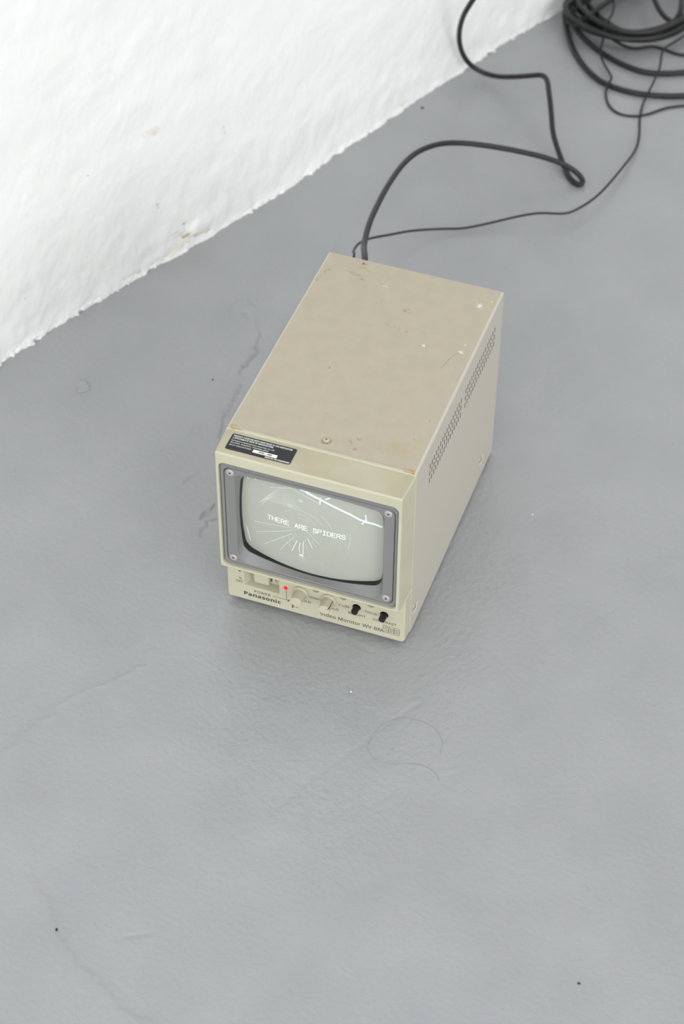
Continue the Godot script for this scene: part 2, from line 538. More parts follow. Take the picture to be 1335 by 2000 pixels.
func make_materials() -> void:
	# painted concrete floor: cloudy grey paint with the orange-peel of a roller
	var floor_m := plain("floor_paint", Color.WHITE, 0.34)
	floor_m.albedo_texture = ImageTexture.create_from_image(tinted(grain(0.006, 5, 512, 3), Color(0.596, 0.603, 0.613), Color(0.628, 0.634, 0.643)))
	floor_m.metallic_specular = 0.85
	relief(floor_m, peel(), 0.07)
	triplanar(floor_m, 1.0 / 0.42)

	var wall_m := plain("wall_plaster", Color.WHITE, 0.85)
	wall_m.albedo_texture = ImageTexture.create_from_image(wall_picture())
	relief(wall_m, grain(0.014, 6, 1024, 9), 0.09)
	var room_m := plain("room_plaster", Color(0.93, 0.93, 0.925), 0.9)
	relief(room_m, grain(0.03, 4, 256, 9), 0.06)
	triplanar(room_m, 2.0)

	var case_m := plain("case_paint", Color.WHITE, 0.52)
	case_m.albedo_texture = ImageTexture.create_from_image(case_picture())
	case_m.metallic_specular = 0.4
	var side_m := plain("case_side_paint", Color(0.768, 0.747, 0.702), 0.5)
	side_m.metallic_specular = 0.4
	var speck := grain(0.2, 3, 256, 12)
	relief(side_m, speck, 0.004)
	triplanar(side_m, 12.0, false)
	var bez := plain("bezel_plastic", Color.WHITE, 0.48)
	bez.albedo_texture = ImageTexture.create_from_image(tinted(grain(0.012, 4, 256, 21), Color(0.750, 0.735, 0.640), Color(0.780, 0.765, 0.675)))
	bez.metallic_specular = 0.45
	triplanar(bez, 5.0, false)
	var grimy := plain("bezel_grime", Color.WHITE, 0.6)
	grimy.albedo_texture = ImageTexture.create_from_image(tinted(grain(0.012, 5, 256, 22), Color(0.690, 0.664, 0.566), Color(0.752, 0.732, 0.642)))
	grimy.metallic_specular = 0.35
	triplanar(grimy, 6.0, false)
	plain("bezel_dirt", Color(0.69, 0.58, 0.40), 0.8)
	plain("knob_plastic", Color(0.77, 0.75, 0.655), 0.45)
	plain("mask_grey", Color(0.508, 0.508, 0.503), 0.40).metallic_specular = 0.45
	plain("groove_dark", Color(0.16, 0.155, 0.16), 0.7)
	plain("gasket_black", Color(0.10, 0.10, 0.105), 0.5)
	plain("screw_steel", Color(0.80, 0.78, 0.77), 0.38, 0.55)
	plain("screw_brass", Color(0.80, 0.74, 0.62), 0.35, 0.7)
	plain("recess_dark", Color(0.13, 0.125, 0.12), 0.8)
	plain("cross_dark", Color(0.27, 0.26, 0.25), 0.8)
	plain("black_plastic", Color(0.06, 0.06, 0.063), 0.35)
	plain("print_black", Color(0.13, 0.15, 0.16), 0.7)
	plain("print_white", Color(0.93, 0.93, 0.92), 0.6)
	plain("sticker_black", Color(0.115, 0.118, 0.125), 0.45)
	plain("inside_dark", Color(0.07, 0.07, 0.07), 0.9)
	plain("cable_rubber", Color(0.098, 0.097, 0.100), 0.40)
	plain("thin_cable_rubber", Color(0.09, 0.089, 0.092), 0.45)
	plain("rubber", Color(0.08, 0.08, 0.08), 0.8)
	plain("hair", Color(0.40, 0.385, 0.37), 0.5)
	plain("dirt", Color(0.2, 0.2, 0.2), 0.9)
	plain("flake_white", Color(0.93, 0.93, 0.92), 0.8)
	plain("lamp_white", Color(0.9, 0.9, 0.9), 0.6)
	var led := plain("led_red", Color(0.75, 0.03, 0.06), 0.3)
	led.emission_enabled = true
	led.emission = Color(1.0, 0.02, 0.07)
	led.emission_energy_multiplier = 0.75
	var glow := plain("panel_glow", Color(0.95, 0.95, 0.95), 0.6)
	glow.emission_enabled = true
	glow.emission = Color(1.0, 0.99, 0.975)
	glow.emission_energy_multiplier = PANEL_GLOW
	var pane := plain("pane_glow", Color(0.95, 0.95, 0.95), 0.6)
	pane.emission_enabled = true
	pane.emission = Color(0.98, 0.99, 1.0)
	pane.emission_energy_multiplier = WINDOW_GLOW
	var tube_m := plain("tube_face", Color.WHITE, 0.09)
	tube_m.albedo_texture = ImageTexture.create_from_image(tinted(grain(0.01, 2, 128, 5), Color(0.695, 0.705, 0.662), Color(0.712, 0.718, 0.677)))
	tube_m.emission_enabled = true
	tube_m.emission_texture = ImageTexture.create_from_image(screen_picture())
	tube_m.emission = Color(0, 0, 0)
	tube_m.emission_operator = BaseMaterial3D.EMISSION_OP_ADD
	tube_m.emission_energy_multiplier = 0.62


func peel() -> Image:
	# bumps left by a paint roller, over a slower swell
	var a := grain(0.055, 3, 1024, 31)
	var b := grain(0.012, 3, 1024, 32)
	var da := a.get_data()
	var db := b.get_data()
	var out := PackedByteArray()
	out.resize(da.size())
	for i in da.size():
		out[i] = int(clampf(da[i] * 0.62 + db[i] * 0.38, 0, 255))
	return Image.create_from_data(1024, 1024, false, Image.FORMAT_L8, out)


func wall_picture() -> Image:
	# 1.4 m of the wall, 0.7 m high: white with a few brown stains near the floor
	var im := tinted(grain(0.016, 4, 512, 14), Color(0.962, 0.962, 0.960), Color(0.976, 0.976, 0.974))
	im.resize(2048, 2048, Image.INTERPOLATE_CUBIC)
	var brown := Color(0.66, 0.56, 0.36)
	var pale := Color(0.86, 0.82, 0.72)
	var grey := Color(0.52, 0.52, 0.52)
	# height and place along the wall in metres, radius in pixels, tone, strength, stretch
	for s in [[0.0333, -0.2625, 2.6, Color(0.42, 0.33, 0.16), 0.85, 1.0], [0.0229, -0.2561, 7.0, pale, 0.6, 1.4], [0.0172, -0.2640, 7.0, brown, 0.6, 1.4], [0.0134, -0.2741, 5.0, brown, 0.42, 2.2], [0.0096, -0.2839, 4.0, pale, 0.7, 2.0], [0.0085, -0.2930, 4.5, brown, 0.4, 1.4], [0.0280, -0.2494, 6.0, pale, 0.4, 1.4], [0.0100, -0.2560, 12.0, pale, 0.3, 2.4], [0.0060, -0.2400, 11.0, pale, 0.3, 2.6], [0.0180, -0.2840, 11.0, Color(0.94, 0.925, 0.90), 0.7, 1.4],
		[0.0055, -0.2013, 4.5, brown, 0.32, 1.4], [0.0731, -0.2319, 3.0, grey, 0.5, 1.0], [0.0690, -0.2320, 2.4, grey, 0.35, 1.0], [0.1519, -0.1490, 2.2, grey, 0.6, 1.0], [0.1596, -0.2321, 15.0, pale, 0.28, 1.2], [0.1560, -0.2350, 7.0, pale, 0.4, 1.0], [0.1190, -0.3229, 7.0, pale, 0.5, 0.5], [0.1120, -0.3240, 4.5, brown, 0.2, 0.7], [0.0558, -0.0608, 3.5, brown, 0.25, 1.0], [0.0070, -0.6000, 6.0, pale, 0.6, 1.8]]:
		dab(im, (s[1] + 1.2) / 1.4 * 2048, (1.0 - s[0] / 0.7) * 2048, s[2], s[3], s[4], 0.5, s[5], 0.0, int(s[2] * 70), 0.09)
	return im


func case_picture() -> Image:
	# the top of the case, 5 pixels a millimetre: beige paint with scuffs, glue, mildew and flecks of white
	var im := Image.create(800, 1172, false, Image.FORMAT_RGB8)
	var base := tinted(grain(0.010, 5, 512, 17), Color(0.695, 0.661, 0.588), Color(0.725, 0.690, 0.618))
	for x in [0, 512]:
		for y in [0, 512, 1024]:
			im.blit_rect(base, Rect2i(0, 0, 512, 512), Vector2i(x, y))
	var spot := func(x_mm: float, z_mm: float) -> Vector2:
		return Vector2((x_mm + 80.0) * 5.0, (234.5 + z_mm) * 5.0)
	var glue := Color(0.70, 0.65, 0.50)
	var dark := Color(0.52, 0.47, 0.34)
	var green := Color(0.55, 0.55, 0.34)
	var white := Color(0.93, 0.92, 0.89)
	var p: Vector2
	for s in [[58.0, -21.0, 36.0, glue, 0.5, 1.25, 0.1], [54.0, -23.0, 22.0, glue, 0.35, 1.0, 0.0], [64.0, -19.0, 17.0, glue, 0.45, 1.0, 0.0], [63.0, -13.5, 13.0, glue, 0.4, 1.5, 0.2], [43.0, -17.0, 12.0, glue, 0.42, 1.0, 0.6], [46.0, -13.0, 10.0, glue, 0.4, 1.0, 0.2], [51.0, -24.0, 10.0, glue, 0.4, 1.0, 0.2], [24.0, -21.0, 9.0, dark, 0.4, 1.3, 0.6], [19.0, -16.0, 7.0, dark, 0.35, 1.6, 0.5], [25.0, -9.5, 7.0, dark, 0.45, 1.4, -0.5], [31.0, -23.0, 6.0, glue, 0.4, 1.4, 0.0],
		[-71.3, -212.0, 12.0, green, 0.45, 1.0, 0.8], [-73.0, -208.0, 7.0, green, 0.35, 1.6, 1.2], [-52.0, -215.0, 10.0, green, 0.33, 2.4, 0.2], [-45.0, -213.5, 9.0, green, 0.4, 2.0, 0.1], [-44.0, -224.0, 13.0, green, 0.25, 1.8, 0.2], [-38.0, -221.5, 7.0, green, 0.3, 1.6, 0.3], [-40.0, -209.0, 5.0, dark, 0.5, 2.2, 0.0], [-45.5, -229.4, 6.0, Color(0.50, 0.28, 0.12), 0.85, 1.5, 0.1], [-26.0, -213.0, 5.0, green, 0.4, 1.5, 0.4], [-22.0, -209.5, 4.0, green, 0.45, 1.5, 0.4], [-76.5, -196.0, 7.0, dark, 0.25, 2.0, 1.4],
		[7.5, -182.5, 8.0, dark, 0.42, 1.3, 0.5], [10.5, -184.5, 6.0, dark, 0.32, 1.6, 0.1], [12.0, -181.0, 6.0, dark, 0.25, 1.6, -0.3], [0.0, -160.0, 5.5, dark, 0.42, 0.7, 0.0], [6.0, -159.5, 6.0, dark, 0.24, 0.8, 0.0], [11.0, -158.0, 5.5, dark, 0.3, 0.8, 0.0], [17.5, -157.5, 7.0, dark, 0.26, 1.5, -0.6],
		[-26.9, -92.7, 2.6, Color(0.25, 0.2, 0.14), 0.9, 1.0, 0.0], [-18.0, -184.0, 3.0, dark, 0.5, 1.0, 0.0], [65.0, -36.0, 5.0, dark, 0.25, 1.0, 0.0], [-10.0, -40.0, 3.0, dark, 0.2, 2.0, 0.6], [70.0, -60.0, 5.0, dark, 0.3, 1.3, 1.5], [-60.0, -70.0, 3.0, Color(0.75, 0.6, 0.3), 0.5, 1.0, 0.0], [-68.0, -52.0, 3.0, Color(0.75, 0.6, 0.3), 0.5, 1.0, 0.0],
		[64.9, -210.0, 11.0, white, 0.85, 1.3, 1.2], [73.0, -219.0, 5.0, white, 0.7, 1.3, 1.2], [68.2, -148.5, 9.0, white, 0.8, 1.0, 0.3], [36.7, -145.5, 5.5, white, 0.9, 1.8, 1.0], [69.0, -158.0, 3.5, white, 0.8, 1.4, 1.0], [-18.0, -207.0, 4.0, white, 0.5, 2.6, 0.1], [62.5, -21.5, 2.0, Color(0.85, 0.45, 0.3), 0.8, 1.0, 0.0]]:
		p = spot.call(s[0], s[1])
		dab(im, p.x, p.y, s[2], s[3], s[4], 0.75, s[5], s[6], int(s[0] * 13 + s[1] * 5), 0.11)
	for k in 420:
		var q := Vector2(rng.randf() * 800, rng.randf() * 1172)
		dab(im, q.x, q.y, rng.randf_range(0.9, 2.0), Color(0.55, 0.48, 0.36), rng.randf_range(0.08, 0.3), 0.3, rng.randf_range(1, 2), rng.randf() * 3, k, 0.3)
	# yellowed strip in the corners against the bezel
	for x in [-76.0, 72.0, 76.0]:
		p = spot.call(x, -1.4)
		dab(im, p.x, p.y, 10.0, Color(0.72, 0.56, 0.33), 0.5, 0.8, 2.2, 0.0, int(x), 0.1)
	# long scratches, barely visible
	for s in [[18.0, -165.0, 21.0, -98.0], [44.0, -190.0, 52.0, -178.0], [-66.0, -205.0, -20.0, -200.0]]:
		stroke(im, [spot.call(s[0], s[1]), spot.call(s[2], s[3])], 0.8, dark, 0.12, 0.5)
	return im


# letters of the picture on the tube, as pen strokes in a box one unit high
const LETTERS := {
	"T": ["0,1 .64,1", ".32,1 .32,0"], "H": ["0,0 0,1", ".62,0 .62,1", "0,.52 .62,.52"], "E": [".6,0 0,0 0,1 .6,1", "0,.52 .52,.52"],
	"R": ["0,0 0,1 .4,1 .54,.96 .62,.86 .62,.68 .54,.57 .4,.52 0,.52", ".34,.52 .64,0"], "A": ["0,0 .32,1 .64,0", ".11,.34 .53,.34"],
	"S": [".6,.78 .56,.92 .44,1 .2,1 .06,.92 .02,.78 .06,.64 .2,.56 .44,.48 .58,.38 .62,.24 .56,.08 .44,0 .18,0 .05,.08 0,.24"],
	"P": ["0,0 0,1 .4,1 .54,.96 .62,.84 .62,.66 .54,.53 .4,.48 0,.48"], "I": [".1,1 .54,1", ".32,1 .32,0", ".1,0 .54,0"], "D": ["0,0 0,1 .32,1 .5,.92 .6,.74 .62,.5 .6,.26 .5,.08 .32,0 0,0"]}


func screen_picture() -> Image:
	# what the tube shows, 8 pixels a millimetre: a web and a line of type, both giving off light
	var im := Image.create(1024, 864, false, Image.FORMAT_RGB8)
	im.fill(Color(0, 0, 0))
	var ink := Color(0.86, 0.97, 1.0)
	var px := func(mm: Vector2) -> Vector2:
		return Vector2(512 + mm.x * 8.0, 432 - mm.y * 8.0)
	var low := func(mm: Vector2) -> Vector2:
		return Vector2(512 + (mm.x - 0.7) * 8.0, 432 - (mm.y - 2.15) * 8.0)
	for s in WEB:
		var pts := []
		for q in s[1].split(" "):
			var xy: PackedStringArray = q.split(",")
			pts.append(px.call(Vector2(float(xy[0]), float(xy[1])) * 0.1))
		var wide: float = [0, 3.0, 3.8, 5.2, 10.0, 10.0, 12.0, 16.0][s[0]]
		stroke(im, pts, wide, ink, [0, 0.75, 0.85, 0.95, 0.9, 0.9, 0.9, 0.95][s[0]], 0.35 if s[0] < 3 else 0.1)
	# fine threads of the web: rings round the hub, broken and uneven
	var hub := Vector2(-6.5, 2.7)
	for k in 26:
		var r := 20.0 + k * 1.15 + rng.randf_range(-0.4, 0.4)
		var a0 := rng.randf_range(-1.1, -0.2)
		var a1 := rng.randf_range(0.1, 0.75)
		var pts := []
		for i in 13:
			var a := lerpf(a0, a1, i / 12.0)
			pts.append(low.call(hub + Vector2(cos(a) * r * 1.0, sin(a) * r * 0.85)))
		stroke(im, pts, 2.2, ink, rng.randf_range(0.22, 0.55), 0.9)
	for k in 18:
		var r := 24.0 + k * 1.4 + rng.randf_range(-0.5, 0.5)
		var a0 := PI + rng.randf_range(-0.35, 0.1)
		var a1 := PI + rng.randf_range(0.35, 0.75)
		var pts := []
		for i in 9:
			var a := lerpf(a0, a1, i / 8.0)
			pts.append(low.call(hub + Vector2(cos(a) * r, sin(a) * r * 0.85)))
		stroke(im, pts, 2.2, ink, rng.randf_range(0.2, 0.45), 0.9)
	# combed patches over and under the hub
	for k in 24:
		var y := 43.0 - k * 0.78
		var x0 := -31.0 - k * 0.55 + rng.randf_range(-2.0, 2.0)
		stroke(im, [low.call(Vector2(x0, y - 6.0 - k * 0.1)), low.call(Vector2(x0 + 6.0, y - 1.0)), low.call(Vector2(-22.0, y - 0.2)), low.call(Vector2(-14.5 + k * 0.1, y - 0.9))], 2.6, ink, 0.26 + 0.02 * k, 0.5)
	for k in 9:
		stroke(im, [low.call(Vector2(-20.0 + k * 0.2, 27.5 - k * 0.45)), low.call(Vector2(-15.5, 27.2 - k * 0.45))], 2.8, ink, 0.5, 0.7)
		stroke(im, [low.call(Vector2(-12.4, 28.0 - k * 0.4)), low.call(Vector2(-8.0, 27.3 - k * 0.4))], 2.6, ink, 0.45, 0.7)
	for k in 16:
		stroke(im, [low.call(Vector2(-10.5 + rng.randf_range(-0.5, 0.5), -29.5 - k * 0.62)), low.call(Vector2(-7.5, -30.0 - k * 0.62)), low.call(Vector2(-4.6 + rng.randf_range(-1.0, 1.0), -29.6 - k * 0.62))], 2.8, ink, 0.65 - k * 0.025, 0.5)
		stroke(im, [low.call(Vector2(-4.0, -31.0 - k * 0.5)), low.call(Vector2(3.0, -30.4 - k * 0.45)), low.call(Vector2(11.0, -30.2 - k * 0.42))], 1.9, ink, 0.32, 0.9)
	for k in 90:
		var q := hub + Vector2(rng.randfn(0.0, 20.0), rng.randfn(0.0, 16.0))
		if absf(q.x) < 56.0 and absf(q.y) < 40.0:
			dab(im, low.call(q).x, low.call(q).y, rng.randf_range(1.4, 2.8), ink, rng.randf_range(0.2, 0.6), 0.2)
	dab(im, low.call(hub).x, low.call(hub).y, 7.0, ink, 0.8, 0.9, 1.2, 1.0, 4, 0.2)
	dab(im, low.call(Vector2(-7.8, -28.3)).x, low.call(Vector2(-7.8, -28.3)).y, 10.0, ink, 0.9, 0.8, 1.5, 0.2, 5, 0.15)
	for s in [[-8.3, 34.0], [45.5, 27.5], [-1.5, 43.5]]:
		dab(im, low.call(Vector2(s[0], s[1])).x, low.call(Vector2(s[0], s[1])).y, 9.0, ink, 0.75, 1.0, 1.6, 0.4, 6, 0.2)
	var text := "THERE ARE SPIDERS"
	for i in text.length():
		if not LETTERS.has(text[i]):
			continue
		for line in LETTERS[text[i]]:
			var pts := []
			for q in line.split(" "):
				var xy: PackedStringArray = q.split(",")
				pts.append(low.call(Vector2(-37.0 + i * 3.98 + float(xy[0]) * 4.6, 3.5 + float(xy[1]) * 4.6)))
			stroke(im, pts, 6.0, Color(0.95, 0.98, 1.0), 1.0)
	return im


# ---------------------------------------------------------------- lamps and room
func make_ceiling_lights() -> void:
	var spots := [[1.7, -1.6, "nearest the plastered wall, towards the cable coil"], [1.7, 1.3, "nearest the plastered wall, behind the camera"], [3.6, -1.6, "in the middle of the room, towards the cable coil"], [3.6, 1.3, "in the middle of the room, behind the camera"]]
	for s in spots:
		var at := Vector3(s[0], CEILING_Y, s[1])
		var t := thing("ceiling_light", "long white ceiling light panel " + s[2], "light", at, 0.0)
		var st := begin()
		box(st, Vector3(-0.2, -0.07, -0.95), Vector3(0.2, 0.0, 0.95), 0.01)
		build("housing", st, mats.lamp_white, t)
		st = begin()
		box(st, Vector3(-0.18, -0.085, -0.92), Vector3(0.18, -0.068, 0.92), 0.005)
		build("diffuser", st, mats.panel_glow, t)
		var l := AreaLight3D.new()
		l.name = "lamp_glow"
		l.area_size = Vector2(0.36, 1.84)
		l.light_energy = PANEL_ENERGY
		l.light_color = Color(1.0, 0.99, 0.975)
		l.shadow_enabled = true
		l.set("area_range", 12.0)
		l.set("area_attenuation", 2.0)
		l.position = Vector3(0, -0.09, 0)
		l.rotation.x = -PI / 2
		t.add_child(l)


func make_window(called: String, lo: Vector3, hi: Vector3, axis: int, facing: float) -> void:
	# a frosted daylight window set into its wall: frame, bars and four glowing panes, with a lamp of its size before the glass
	var root := Node3D.new()
	root.name = called
	add_child(root)
	root.set_meta("kind", "structure")
	var wide := (hi.z - lo.z) if axis == 0 else (hi.x - lo.x)
	var high := hi.y - lo.y
	var turn := 0.0
	if axis == 0:
		turn = PI / 2 * facing
	elif facing < 0.0:
		turn = PI
	root.position = (lo + hi) * 0.5
	root.rotation.y = turn
	var f := 0.05
	var st := begin()
	for x in [-wide / 2, 0.0, wide / 2]:
		box(st, Vector3(x - f / 2, -high / 2, -0.03), Vector3(x + f / 2, high / 2, 0.04), 0.004)
	for y in [-high / 2, 0.0, high / 2]:
		box(st, Vector3(-wide / 2, y - f / 2, -0.03), Vector3(wide / 2, y + f / 2, 0.035), 0.004)
	build("window_frame", st, mats.lamp_white, root)
	for i in 2:
		for j in 2:
			st = begin()
			var x0 := -wide / 2 + i * wide / 2
			var y0 := -high / 2 + j * high / 2
			box(st, Vector3(x0, y0, -0.02), Vector3(x0 + wide / 2, y0 + high / 2, 0.0))
			build("window_pane", st, mats.pane_glow, root)
	var l := AreaLight3D.new()
	l.name = "window_daylight"
	l.area_size = Vector2(wide, high)
	l.light_energy = WINDOW_ENERGY * (1.0 if axis == 0 else 1.5)
	l.light_color = Color(0.985, 0.995, 1.0)
	l.shadow_enabled = true
	l.set("area_range", 14.0)
	l.set("area_attenuation", 2.0)
	l.position = Vector3(0, 0, 0.06)
	l.rotation.y = PI
	root.add_child(l)


func wall_with_opening(called: String, lo: Vector3, hi: Vector3, a: Vector3, b: Vector3, axis: int) -> void:
	# four blocks of one mesh round an opening from a to b
	var st := begin()
	box(st, lo, Vector3(hi.x, a.y, hi.z))
	box(st, Vector3(lo.x, b.y, lo.z), hi)
	if axis == 0:
		box(st, Vector3(lo.x, a.y, lo.z), Vector3(hi.x, b.y, a.z))
		box(st, Vector3(lo.x, a.y, b.z), Vector3(hi.x, b.y, hi.z))
	else:
		box(st, Vector3(lo.x, a.y, lo.z), Vector3(a.x, b.y, hi.z))
		box(st, Vector3(b.x, a.y, lo.z), Vector3(hi.x, b.y, hi.z))
	build(called, st, mats.room_plaster, self).set_meta("kind", "structure")


func struct_box(called: String, lo: Vector3, hi: Vector3, m: Material) -> MeshInstance3D:
	var st := begin()
	box(st, lo, hi, 0.0)
	var o := build(called, st, m, self)
	o.set_meta("kind", "structure")
	return o


func lines(parts: Array) -> PackedFloat32Array:
	# [from, to, step] runs joined into one rising list
	var o := PackedFloat32Array()
	for p in parts:
		var n := maxi(1, roundi((p[1] - p[0]) / p[2]))
		for i in n:
			o.append(lerpf(p[0], p[1], float(i) / n))
	o.append(parts[-1][1])
	return o


func height_sheet(us: PackedFloat32Array, vs: PackedFloat32Array, place: Callable, uv_of: Callable, flip := false) -> SurfaceTool:
	var st := begin()
	st.set_smooth_group(1)
	var nu := us.size()
	var nv := vs.size()
	for j in nv:
		for i in nu:
			st.set_uv(uv_of.call(us[i], vs[j]))
			st.add_vertex(place.call(us[i], vs[j]))
	for j in nv - 1:
		for i in nu - 1:
			var a := j * nu + i
			var q := [a, a + nu, a + 1, a + 1, a + nu, a + nu + 1]
			if flip:
				q = [a, a + 1, a + nu, a + 1, a + nu + 1, a + nu]
			for k in q:
				st.add_index(k)
	return st


const FLOOR_MARKS := [
	# [depth in mm (down is minus), half width in mm, roughness of the line, points in mm]
	[-1.0, 1.3, 2.2, [Vector2(77, -284), Vector2(99, -270), Vector2(106, -260), Vector2(129, -235), Vector2(148, -220)]],
	[-1.5, 1.2, 2.2, [Vector2(148, -220), Vector2(161, -204), Vector2(167, -191), Vector2(168, -180), Vector2(170, -172), Vector2(174, -167)]],
	[-1.8, 1.9, 2.4, [Vector2(158, -206), Vector2(166, -191), Vector2(168, -178)]],
	[-1.8, 2.0, 2.6, [Vector2(187, -157), Vector2(192, -147), Vector2(198, -138), Vector2(204, -125), Vector2(209, -112), Vector2(215, -106), Vector2(228, -88)]],
	[-0.8, 1.0, 1.6, [Vector2(112, -216), Vector2(99, -230), Vector2(96, -239), Vector2(96, -247), Vector2(98, -252), Vector2(108, -251)]],
	[-1.6, 2.2, 2.0, [Vector2(107, -249), Vector2(111, -249)]],
	[-1.5, 2.0, 2.0, [Vector2(115, -233), Vector2(119, -232)]],
	[-0.7, 0.9, 0.6, [Vector2(194, -29), Vector2(197, -38), Vector2(207, -41), Vector2(215, -37)]],
	[-0.5, 0.9, 0.6, [Vector2(64, -82), Vector2(59, -93), Vector2(60, -99)]],
	[-0.5, 0.9, 0.6, [Vector2(96, -131), Vector2(101, -135), Vector2(108, -133)]],
	[-0.7, 1.6, 3.0, [Vector2(201, -75), Vector2(196, -85), Vector2(198, -91)]],
	[-0.7, 1.4, 3.0, [Vector2(204, -82), Vector2(203, -88)]],
	[-1.0, 1.1, 1.8, [Vector2(242, -28), Vector2(242, -37), Vector2(243, -47)]],
	[-1.8, 1.7, 2.2, [Vector2(287, -6), Vector2(285, -12), Vector2(285, -19), Vector2(282, -27)]],
	[-1.3, 1.5, 2.2, [Vector2(299, 8), Vector2(296, -1), Vector2(293, -9), Vector2(295, -16)]],
	[1.0, 1.8, 2.4, [Vector2(362, 318), Vector2(358, 289), Vector2(357, 270), Vector2(354, 248), Vector2(357, 234), Vector2(353, 227), Vector2(357, 206), Vector2(361, 185), Vector2(367, 170), Vector2(374, 145)]],
	[-0.4, 1.6, 0.5, [Vector2(566, 20), Vector2(561, 51), Vector2(559, 92), Vector2(554, 128), Vector2(554, 169), Vector2(555, 181)]],
	[-0.8, 1.4, 1.0, [Vector2(554, 336), Vector2(559, 328), Vector2(564, 320)]],
	[-0.6, 2.4, 2.0, [Vector2(612, -125), Vector2(612, -145), Vector2(619, -171)]],
]
const FLOOR_EDGE := [Vector2(430, 320), Vector2(465, 350), Vector2(492, 356), Vector2(516, 370), Vector2(547, 377), Vector2(563, 374), Vector2(582, 377), Vector2(597, 380), Vector2(619, 374), Vector2(660, 372)]


func near_line(p: Vector2, pts: Array) -> Vector2:
	# (distance, signed side) of a point from a broken line
	var best := 1e9
	var side := 1.0
	for i in pts.size() - 1:
		var a: Vector2 = pts[i]
		var b: Vector2 = pts[i + 1]
		var t := clampf((p - a).dot(b - a) / (b - a).length_squared(), 0, 1)
		var d := p.distance_to(a.lerp(b, t))
		if d < best:
			best = d
			side = signf((b - a).cross(p - a))
	return Vector2(best, side)


